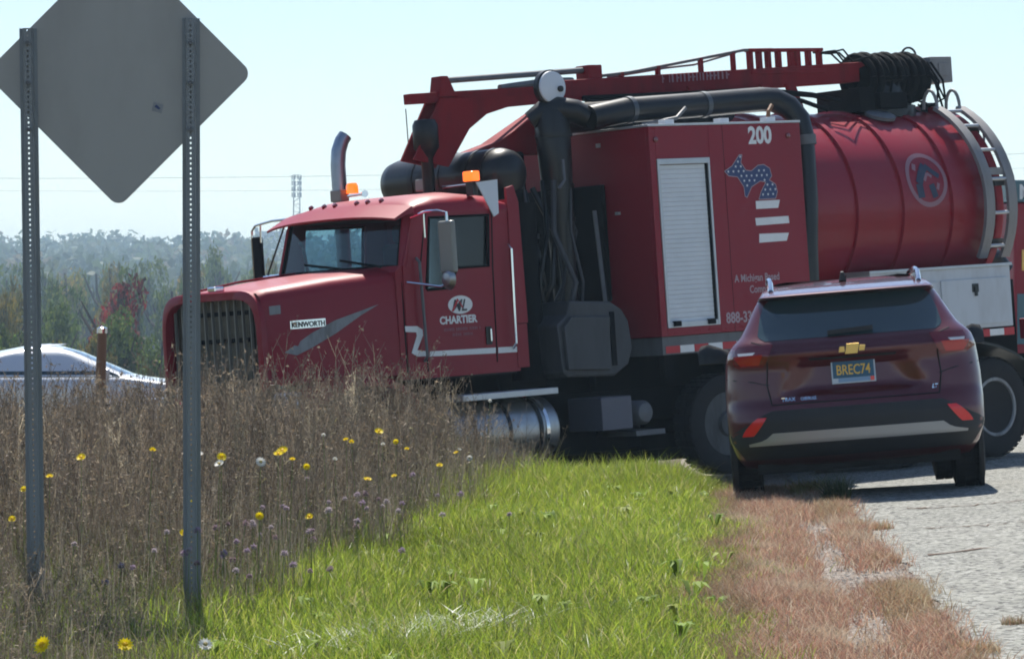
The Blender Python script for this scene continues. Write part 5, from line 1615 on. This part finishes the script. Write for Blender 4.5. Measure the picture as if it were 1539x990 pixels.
# undergrowth: leaning dry blades and fine upright stalks among the weeds
N = 60000
uy = rng.uniform(11.8, 33.5, N)
left = -0.145 * uy - 0.8
ux = left + (weed_edge(uy) + 0.15 - left) * rng.uniform(0, 1, N)
fine = rng.uniform(0, 1, N) < 0.12 + 0.24 * sstep(17.5, 22, uy)
uh = np.where(fine, rng.uniform(0.5, 0.98, N), rng.uniform(0.18, 0.62, N)) * (0.55 + 0.45 * sstep(16, 21, uy)) * (0.55 + 0.45 * sstep(-0.15, 0.7, weed_edge(uy) - ux))
uc = pick(N, [(0.17, 0.13, 0.09), (0.12, 0.10, 0.075), (0.16, 0.19, 0.06), (0.25, 0.21, 0.13), (0.16, 0.21, 0.05)], [3, 3, 2.5, 1, 3.5])
uc = np.where(fine[:, None], pick(N, [(0.24, 0.205, 0.17), (0.18, 0.15, 0.125), (0.32, 0.28, 0.22), (0.42, 0.38, 0.31)], [3, 3, 2, 1.2]), uc)
V, T, C_ = blades(ux, uy, uh, np.where(fine, 0.0016, rng.uniform(0.0015, 0.0042, N)), uc, np.where(fine, rng.uniform(0.0, 0.3, N), rng.uniform(0.1, 0.8, N)))
stuff('weed_undergrowth', 'brown and olive blades filling the foot of the weeds', 'undergrowth', V, T, C_, 'dry_plant')


# flowers
def tinted(o, c):
    me = o.data
    at = me.attributes.new('tint', 'FLOAT_COLOR', 'POINT')
    arr = np.ones((len(me.vertices), 4), np.float32)
    arr[:, :3] = c
    at.data.foreach_set('color', arr.ravel())
    return o


def petals(r, n, cup):
    mb = MB()
    for ring_, (rr_, nn, lift) in enumerate(((r, n, 0.0), (r * 0.68, n - 3, 0.006))):
        for k in range(nn):
            t = 2 * math.pi * (k + 0.5 * ring_) / nn
            d = Vector((math.cos(t), math.sin(t), 0))
            s = Vector((-math.sin(t), math.cos(t), 0))
            mb.add([d * 0.004 + Vector((0, 0, lift)), d * rr_ * 0.6 + s * rr_ * 0.24 + Vector((0, 0, lift + cup * 0.6)), d * rr_ + Vector((0, 0, lift + cup)), d * rr_ * 0.6 - s * rr_ * 0.24 + Vector((0, 0, lift + cup * 0.6))], [(0, 1, 2, 3)])
    return mb


YEL = [(-2.2, 18.71, 0.56, 1), (-2.37, 18.76, 0.46, 0.8), (-1.49, 18.77, 0.56, 1), (-1.24, 19.82, 0.55, 1.25), (-1.25, 19.63, 0.54, 1), (-1.16, 20.55, 0.43, 0.8), (-1.62, 18.68, 0.34, 1), (-1.67, 18.61, 0.18, 0.9), (-1.31, 18.9, 0.25, 0.9), (-1.14, 20.71, 0.14, 0.9), (-0.85, 23.32, 0.53, 1.15), (-0.76, 23.94, 0.44, 0.8), (-0.91, 22.99, 0.24, 1.1), (-0.76, 23.63, 0.23, 0.8), (-0.51, 25.87, 0.2, 1), (-0.41, 26.8, 0.25, 0.8), (-0.97, 22.35, 0.5, 0.7), (-0.99, 21.91, 0.53, 0.7), (-1.68, 13.1, 0.13, 1.3), (-1.39, 13.1, 0.13, 1.1), (-2.55, 18.63, 0.25, 0.8), (-2.46, 18.47, 0.41, 0.7), (-1.81, 18.4, 0.61, 0.7), (-0.7, 24.24, 0.38, 0.7), (-1.2, 20.08, 0.49, 0.7)]
WHI = [(-1.47, 18.45, 0.54, 1), (-1.31, 19.1, 0.52, 1.1), (-1.6, 18.68, 0.58, 0.9), (-0.32, 27.31, 0.19, 0.9), (-0.39, 27.08, 0.26, 0.6), (-0.82, 23.23, 0.45, 0.6), (-0.18, 28.65, 0.58, 0.6), (-1.1, 13.1, 0.13, 1), (-1.08, 21.01, 0.59, 0.5), (-1.05, 21.74, 0.42, 0.6)]


def flower(name, label, group, cat, loc, sc, colour, centre, round_head, seed):
    r = np.random.default_rng(seed)
    x, y, z = loc
    zb_ = float(ground(x, y))
    root = empty(name, label, cat, group, loc=(x, y, zb_))
    H_ = z - zb_
    tip = Vector((r.normal(0, 0.004), r.normal(0, 0.004), H_))
    st_ = build('stem', MB().tube([(-0.03 * r.normal(), -0.03 * r.normal(), -0.01), (r.normal(0, 0.012), r.normal(0, 0.012), H_ * 0.5), tip], 0.0016, 4), 'petal', root, 30)
    tinted(st_, (0.20, 0.26, 0.09))
    tilt = Matrix.Rotation(r.uniform(0.35, 1.15), 4, Vector((1, r.normal(0, 0.35), 0)).normalized()) 
    if round_head:
        hd__ = MB()
        for k in range(70):
            t, p_ = r.uniform(0, 2 * math.pi), math.acos(r.uniform(-0.7, 1))
            d = Vector((math.sin(p_) * math.cos(t), math.sin(p_) * math.sin(t), math.cos(p_)))
            s = d.cross(Vector((0.3, 0.5, 0.8))).normalized() * 0.0035
            c0 = tip + d * 0.008 * sc
            hd__.add([c0 - s, c0 + s, c0 + d * 0.014 * sc], [(0, 1, 2)])
        tinted(build('flower_head', hd__, 'petal', root, 0), colour)
    else:
        mb = petals(0.028 * sc, 13, 0.010)
        mb.v = [tuple(tilt @ Vector(v) + tip) for v in mb.v]
        tinted(build('petals', mb, 'petal', root, 0), colour)
        mb = MB().lathe([(0.009 * sc, 0.0), (0.008 * sc, 0.006), (0.0, 0.009)], (0, 0, 0.006), (0, 0, 1), 8)
        mb.v = [tuple(tilt @ Vector(v) + tip) for v in mb.v]
        tinted(build('flower_centre', mb, 'petal', root, 30), centre)
    return root


NTH = ['leftmost', 'second', 'third', 'fourth', 'fifth', 'sixth', 'seventh', 'eighth', 'ninth', 'tenth', 'eleventh', 'twelfth', 'thirteenth', 'fourteenth', 'fifteenth', 'sixteenth', 'seventeenth', 'eighteenth', 'nineteenth', 'twentieth', 'twenty-first', 'twenty-second', 'twenty-third', 'twenty-fourth', 'rightmost']
yrank = {v: r for r, v in enumerate(sorted(range(len(YEL)), key=lambda i: YEL[i][0] / YEL[i][1]))}
wrank = {v: r for r, v in enumerate(sorted(range(len(WHI)), key=lambda i: WHI[i][0] / WHI[i][1]))}
for i, (x, y, z, s) in enumerate(YEL):
    lab = 'small yellow flower among the dry weeds, ' + NTH[yrank[i]] + (' of all the yellow ones' if yrank[i] in (0, 24) else ' yellow one from the left')
    gr = 'yellow flowers among the weeds'
    if i == 18:
        lab, gr = 'large yellow flower at the bottom left corner of the photo', None
    elif i == 19:
        lab, gr = 'yellow flower near the bottom edge, right of the largest one', None
    elif i == 10:
        lab, gr = 'topmost yellow flower, standing left of the fuel tank', None
    elif i == 0:
        lab, gr = 'yellow flower standing alone right of the left sign post', None
    elif i == 7:
        lab, gr = 'yellow flower low against the foot of the right sign post', None
    flower('yellow_flower', lab, gr, 'flower', (x, y, z), s, (0.88, 0.70, 0.015), (0.86, 0.56, 0.015), False, 300 + i)
for i, (x, y, z, s) in enumerate(WHI):
    flower('white_flower', 'small white flower among the dry weeds, ' + NTH[wrank[i]] + (' of the white ones' if wrank[i] == 0 else ' white one from the left'), 'white flowers among the weeds', 'flower', (x, y, z), s, (0.75, 0.75, 0.72), (0.6, 0.5, 0.2), False, 400 + i)
k = 0
while k < 62:
    y = rng.uniform(16.5, 24.5)
    x = float(weed_edge(y)) + rng.normal(0.18, 0.33)
    if x > 0.25 or x < -2.2:
        continue
    z = float(ground(x, y)) + rng.uniform(0.26, 0.52)
    flower('purple_flower', 'pale purple flower head at the edge of the weeds', 'purple flower heads along the weed edge', 'flower', (x, y, z), rng.uniform(0.7, 1.2), [(0.40, 0.33, 0.40), (0.46, 0.40, 0.44), (0.30, 0.22, 0.26), (0.36, 0.28, 0.38)][k % 4], (0.3, 0.2, 0.3), True, 500 + k)
    k += 1


def clump(name, label, cat, x, y, n, r, h0, h1, cols, ws, m='dry_plant', wdt=0.003):
    a = rng.uniform(0, 2 * np.pi, n)
    q = r * np.sqrt(rng.uniform(0, 1, n))
    px, py = x + q * np.cos(a), y + q * np.sin(a)
    V, T, C_ = blades(px, py, rng.uniform(h0, h1, n), np.full(n, wdt), pick(n, cols, ws), rng.uniform(0.2, 1.0, n), lift=0.008)
    zb_ = float(ground(x, y))
    V = V - np.array([x, y, zb_])
    o = link(name, raw_mesh(name, V, T, m, C_))
    o.location = (x, y, zb_)
    return tag(o, label, cat)


clump('weed_tuft', 'dark green weed tuft on the verge behind the parked car', 'plant', 2.28, 25.7, 420, 0.10, 0.08, 0.27, [(0.06, 0.09, 0.035), (0.10, 0.11, 0.05), (0.05, 0.06, 0.04)], [3, 2, 2])
clump('weed_tuft', 'yellow green weed tuft just left of the dark one', 'plant', 2.14, 26.6, 300, 0.12, 0.08, 0.20, [(0.30, 0.27, 0.10), (0.24, 0.22, 0.08)], [1, 1])
clump('weed_tuft', 'small brown tuft growing alone on the asphalt at the right edge', 'plant', 2.19, 16.0, 160, 0.05, 0.02, 0.06, [(0.34, 0.20, 0.13), (0.28, 0.24, 0.14)], [1, 1], wdt=0.002)
for i, (x, y, lb) in enumerate(((2.05, 14.9, 'lowest rusty tuft at the broken asphalt edge'), (2.02, 17.2, 'rusty tuft at the asphalt edge, second from the front'), (2.18, 19.9, 'rusty tuft at the asphalt edge, third from the front'), (2.42, 22.6, 'rusty tuft at the asphalt edge nearest the parked car'))):
    clump('dry_tuft', lb, 'plant', x - 0.16, y, 300, 0.10, 0.03, 0.085, [(0.42, 0.24, 0.15), (0.48, 0.34, 0.21), (0.28, 0.25, 0.12)], [3, 2, 1.5], wdt=0.0020)
# cracks across the asphalt
for i, (yc, x0, x1) in enumerate(((16.3, 2.35, 3.0), (20.4, 2.3, 6.0), (22.6, 2.45, 4.1), (24.6, 2.6, 4.4))):
    xs_ = np.linspace(x0, x1, 46)
    V, T = [], []
    ph = rng.uniform(0, 6)
    for j, xq in enumerate(xs_):
        yq = yc + 0.16 * math.sin(xq * 1.3 + ph) + 0.09 * math.sin(xq * 5.3 + 2 * ph) + 0.05 * rng.normal()
        wq = abs(rng.normal(0.012, 0.016)) + 0.001
        for s in (-1, 1):
            V.append((xq, yq + s * wq, float(ground(xq, yq + s * wq)) + 0.0165))
        if j and math.sin(xq * 3.1 + 5 * ph) + 0.6 * rng.normal() > -0.35:
            a = 2 * (j - 1)
            T += [(a, a + 2, a + 3), (a, a + 3, a + 1)]
    o = link('road_crack', raw_mesh('road_crack', np.array(V), np.array(T), 'crack_dark'))
    o['kind'] = 'structure'
# loose pebbles along the gravel edge
N = 6500
py = 11.8 + 20 * rng.uniform(0, 1, N) ** 1.3
px = edge_x(py) + rng.normal(-0.22, 0.22, N)
pr = rng.uniform(0.003, 0.009, N)
octv = np.array([(1, 0, 0), (-1, 0, 0), (0, 1, 0), (0, -1, 0), (0, 0, 0.4), (0, 0, -0.5)], float)
octf = np.array([(0, 2, 4), (2, 1, 4), (1, 3, 4), (3, 0, 4), (2, 0, 5), (1, 2, 5), (3, 1, 5), (0, 3, 5)])
VV = octv[None] * pr[:, None, None] * rng.uniform(0.6, 1.3, (N, 6, 1)) + np.stack([px, py, ground(px, py) + 0.012], -1)[:, None]
o = link('gravel', raw_mesh('gravel', VV.reshape(-1, 3), (octf[None] + np.arange(N)[:, None, None] * 6).reshape(-1, 3), 'pebble'))
o['kind'] = 'stuff'
o['label'] = 'loose grey gravel along the asphalt edge'
o['category'] = 'gravel'


# ------------------------------------------------------------------ trees beyond
def crown_mesh(name, cols, ws, seed, nlobe, nleaf, rx_, rz_, leaf, tall=1.0):
    r = np.random.default_rng(seed)
    lob = r.normal(0, 1, (nlobe, 3))
    lob /= np.linalg.norm(lob, axis=1)[:, None]
    rad = r.uniform(0.25, 0.72, nlobe)[:, None]
    lc = lob * rad * np.array([rx_, rx_, rz_])
    lr = r.uniform(0.24, 0.44, nlobe) * rx_
    i = r.integers(0, nlobe, nleaf)
    d = r.normal(0, 1, (nleaf, 3))
    d /= np.linalg.norm(d, axis=1)[:, None]
    p = lc[i] + d * (lr[i] * r.uniform(0.55, 1.08, nleaf))[:, None] * np.array([1, 1, 0.85 * tall])
    a, b = r.normal(0, 1, (nleaf, 3)), r.normal(0, 1, (nleaf, 3))
    a /= np.linalg.norm(a, axis=1)[:, None]
    b /= np.linalg.norm(b, axis=1)[:, None]
    s = (leaf * r.uniform(0.6, 1.4, nleaf))[:, None]
    V = np.stack([p - a * s, p + b * s * 0.7, p + a * s, p - b * s * 0.7], 1).reshape(-1, 3)
    q = np.arange(nleaf)[:, None] * 4
    T = np.concatenate([q + np.array([[0, 1, 2]]), q + np.array([[0, 2, 3]])])
    lt = (1 + r.normal(0, 0.22, nlobe)).clip(0.55, 1.5)
    c = np.array(cols)[r.choice(len(cols), nleaf, p=np.array(ws) / sum(ws))] * (lt[i] * (1 + r.normal(0, 0.15, nleaf)))[:, None].clip(0.4, 1.8)
    return raw_mesh(name, V, T, 'leafage', np.repeat(c, 4, axis=0))


GREEN = [(0.095, 0.14, 0.032), (0.13, 0.165, 0.038), (0.07, 0.11, 0.028)]
OLIVE = [(0.20, 0.19, 0.045), (0.15, 0.155, 0.04), (0.27, 0.20, 0.05)]
REDS = [(0.24, 0.04, 0.04), (0.18, 0.045, 0.05), (0.09, 0.055, 0.045), (0.27, 0.055, 0.05)]
YELS = [(0.26, 0.20, 0.04), (0.18, 0.16, 0.05), (0.12, 0.13, 0.05)]
CR = {'green': [crown_mesh('crown', GREEN, [1, 1, 1], 900 + i, 16 + i, 3200, 1.0, 1.0, 0.055) for i in range(5)],
      'olive': [crown_mesh('crown', OLIVE, [1, 1, 1], 920 + i, 15, 2600, 1.0, 0.9, 0.055) for i in range(3)],
      'red': [crown_mesh('crown', REDS, [3, 2, 2, 2], 940, 15, 2600, 1.0, 1.0, 0.05)],
      'yellow': [crown_mesh('crown', YELS, [2, 2, 1], 950, 14, 2600, 1.0, 1.0, 0.05)],
      'sparse': [crown_mesh('crown', OLIVE, [1, 1, 1], 960, 14, 1500, 1.0, 1.1, 0.05)]}
TRUNK = {}


def trunk_mesh(seed):
    r = np.random.default_rng(seed)
    mb = MB()
    mb.tube([(0, 0, -0.05), (0.01, 0, 0.25), (0.02, 0.01, 0.5), (0.0, 0.0, 0.8)], [0.028, 0.022, 0.016, 0.006], 7)
    for k in range(7):
        a = r.uniform(0, 6.28)
        z0 = r.uniform(0.28, 0.65)
        L = r.uniform(0.14, 0.26)
        mb.tube([(0.01, 0, z0), (0.01 + L * 0.5 * math.cos(a), L * 0.5 * math.sin(a), z0 + L * 0.5), (0.01 + L * 0.8 * math.cos(a), L * 0.8 * math.sin(a), z0 + L)], [0.010, 0.007, 0.003], 5)
    me = bpy.data.meshes.new('trunk')
    me.from_pydata(mb.v, [], mb.f)
    me.materials.append(M['bark'])
    return me


TM = [trunk_mesh(70 + i) for i in range(3)]


def tree(label, group, px, ptop, d, wpx, kind, seed):
    x = (px - 769.5) / 5500 * d
    zt = CAM_H + (453 - ptop) / 5500 * d
    zg = float(ground(x, d))
    H_ = zt - zg
    R_ = wpx / 2 / 5500 * d
    root = empty('tree', label, 'tree', group, loc=(x, d, zg))
    root.rotation_euler = (0, 0, seed * 1.7)
    tk = link('trunk', TM[seed % 3], root)
    tk.scale = (H_, H_, H_)
    ck = link('crown', CR[kind][seed % len(CR[kind])], root)
    rz = H_ * 0.44
    ck.scale = (R_, R_, rz)
    ck.location = (0, 0, H_ - rz * 1.0)
    return root


tree('red leaved autumn tree standing before the green tree line', None, 178, 384, 170, 112, 'red', 1)
tree('yellow leaved tree at the left edge of the photo', None, 8, 398, 185, 60, 'yellow', 2)
tree('tall thin leaved tree rising above the others behind the red tree', None, 165, 345, 330, 60, 'sparse', 4)
trs = random.Random(11)
ORD = ['leftmost', 'second', 'third', 'fourth', 'fifth', 'sixth', 'seventh', 'eighth', 'ninth', 'tenth', 'eleventh', 'twelfth', 'thirteenth']
GB = 'hazy trees in the tree line beyond the weeds'
k = 0
for d, tops, n_, wmin, wmax, kinds, lab, gr in (
        (400, (356, 376), 13, 70, 110, ['green', 'olive'], 'pale hazy tree of the farther tree line', 'pale trees in the farther tree line'),
        (270, (370, 404), 12, 70, 120, ['green', 'green', 'olive'], 'dark green tree of the middle tree line', GB),
        (200, (400, 450), 9, 60, 100, ['green', 'olive', 'olive'], 'lower green tree before the middle tree line', 'lower trees before the tree line'),
        (150, (445, 485), 10, 60, 95, ['olive', 'green'], 'low olive bush at the far edge of the field', 'olive bushes at the far edge of the field')):
    spots = []
    for i in range(n_):
        px = -60 + (i + trs.uniform(0.1, 0.9)) * 590 / n_
        if d == 200 and 110 < px < 235:
            px += 130 if px > 175 else -90
        spots.append(px)
    for i, px in enumerate(sorted(spots)):
        place = ORD[i] + (' ' if i == 0 else ' from the left, ')
        tree(place + lab, gr, px, trs.uniform(*tops), d * trs.uniform(0.94, 1.06), trs.uniform(wmin, wmax), trs.choice(kinds), k)
        k += 1
# far wood on the hillside, one mass
r = np.random.default_rng(77)
NT = 1000
dd = r.uniform(650, 1450, NT)
pxs = r.uniform(-150, 1750, NT)
fx = (pxs - 769.5) / 5500 * dd
fz = ground(fx, dd)
Vs, Cs = [], []
for i in range(NT):
    nl = 120
    R_ = r.uniform(4.0, 7.5)
    dv = r.normal(0, 1, (nl, 3))
    dv /= np.linalg.norm(dv, axis=1)[:, None]
    p = np.array([fx[i], dd[i], fz[i] + R_ * 1.1]) + dv * R_ * r.uniform(0.6, 1.0, (nl, 1)) * np.array([1, 1, 1.25])
    a, b = r.normal(0, 1, (nl, 3)), r.normal(0, 1, (nl, 3))
    s = R_ * 0.17
    a *= s / np.linalg.norm(a, axis=1)[:, None]
    b *= s / np.linalg.norm(b, axis=1)[:, None]
    Vs.append(np.stack([p - a, p + b, p + a, p - b], 1).reshape(-1, 3))
    base_c = np.array([(0.07, 0.10, 0.04), (0.09, 0.105, 0.045), (0.06, 0.085, 0.035), (0.13, 0.10, 0.045)][r.choice(4, p=[.35, .35, .2, .1])])
    Cs.append(np.tile(base_c * r.uniform(0.75, 1.3), (nl * 4, 1)))
V = np.concatenate(Vs)
q = np.arange(len(V) // 4)[:, None] * 4
stuff('far_wood', 'hazy blue green wood on the far hillside', 'wood', V, np.concatenate([q + np.array([[0, 1, 2]]), q + np.array([[0, 2, 3]])]), np.concatenate(Cs), 'leafage')

# lattice mast on the skyline
td = 950.0
tx = (446 - 769.5) / 5500 * td
tz0 = float(ground(tx, td))
tz1 = CAM_H + (453 - 260) / 5500 * td - tz0
mast = empty('lattice_mast', 'faint lattice antenna mast above the truck mirror on the skyline', 'mast', loc=(tx, td, tz0))
lm = MB()
hwid = 1.0
for sx, sy in ((-1, -1), (1, -1), (1, 1), (-1, 1)):
    lm.beam((sx * hwid, sy * hwid, -0.5), (sx * hwid * 0.75, sy * hwid * 0.75, tz1 - 1), 0.14, 0.14)
nseg = 18
for k in range(nseg):
    z0, z1 = tz1 * k / nseg, tz1 * (k + 1) / nseg - 0.5
    s_ = 1 if k % 2 else -1
    for yy_ in (-1, 1):
        lm.beam((s_ * hwid * 0.95, yy_ * hwid * 0.9, z0), (-s_ * hwid * 0.95, yy_ * hwid * 0.9, z1), 0.09, 0.09, (0, 1, 0))
        lm.beam((-hwid, yy_ * hwid * 0.9, z1), (hwid, yy_ * hwid * 0.9, z1), 0.07, 0.07)
build('lattice', lm, 'tower_steel', mast, 0)
for k in range(4):
    an = MB()
    zc = tz1 - 1.2 - 1.5 * k
    for sx in (-1.15, -0.4, 0.4, 1.15):
        an.box((sx - 0.16, -1.1, zc - 0.6), (sx + 0.16, -0.9, zc + 0.6))
    build('antenna_panel', an, 'tower_steel', mast, 0)
# distant pale building
bd_ = 1250.0
bxx = (405 - 769.5) / 5500 * bd_
bz0 = float(ground(bxx, bd_))
bh = CAM_H + (453 - 350) / 5500 * bd_ - bz0
bld = empty('far_building', 'pale blue grey block far off beyond the truck mirror', 'building', loc=(bxx, bd_, bz0))
build('wall', MB().box((-4.6, 0, -1), (4.6, 9, bh)), 'building_pale', bld, 0)
build('roof', MB().box((-4.9, -0.3, bh), (4.9, 9.3, bh + 0.5)), 'building_pale', bld, 0)
for i in range(4):
    for j in range(3):
        build('window', MB().box((-3.9 + 2.1 * i, -0.06, bh - 2.4 - 3.0 * j), (-2.7 + 2.1 * i, -0.01, bh - 0.9 - 3.0 * j)), 'building_glass', bld, 0)


# overhead wires
def wire(label, p0, p1, sag, rad):
    pts_ = [Vector(p0).lerp(Vector(p1), t) - Vector((0, 0, sag * 4 * t * (1 - t))) for t in np.linspace(0, 1, 40)]
    o = build('overhead_wire', MB().tube(pts_, rad, 5), 'wire', None, 30)
    return tag(o, label, 'wire')


wire('thin overhead wire crossing the sky behind sign and truck', (-40, 170, CAM_H + (453 - 262) / 5500 * 170), (40, 150, CAM_H + (453 - 190) / 5500 * 150), 0.9, 0.007)
wire('lower and fainter overhead wire behind the sign', (-40, 178, CAM_H + (453 - 278) / 5500 * 178), (40, 158, CAM_H + (453 - 215) / 5500 * 158), 1.0, 0.005)

# ------------------------------------------------------------------ air
hz = bpy.data.materials.new('haze_air')
hz.use_nodes = True
hn = hz.node_tree
hn.nodes.clear()
ho = hn.nodes.new('ShaderNodeOutputMaterial')
pv = hn.nodes.new('ShaderNodeVolumePrincipled')
pv.inputs['Color'].default_value = (0.58, 0.80, 1.0, 1)
pv.inputs['Density'].default_value = 0.00042
pv.inputs['Anisotropy'].default_value = 0.25
hn.links.new(pv.outputs[0], ho.inputs['Volume'])
M['haze_air'] = hz
ho_ = build('haze', MB().box((-1750, -260, -16), (1750, 2700, 46)), 'haze_air', None, 0)
ho_['kind'] = 'stuff'
ho_['label'] = 'thin bluish haze over the valley'
ho_['category'] = 'haze'
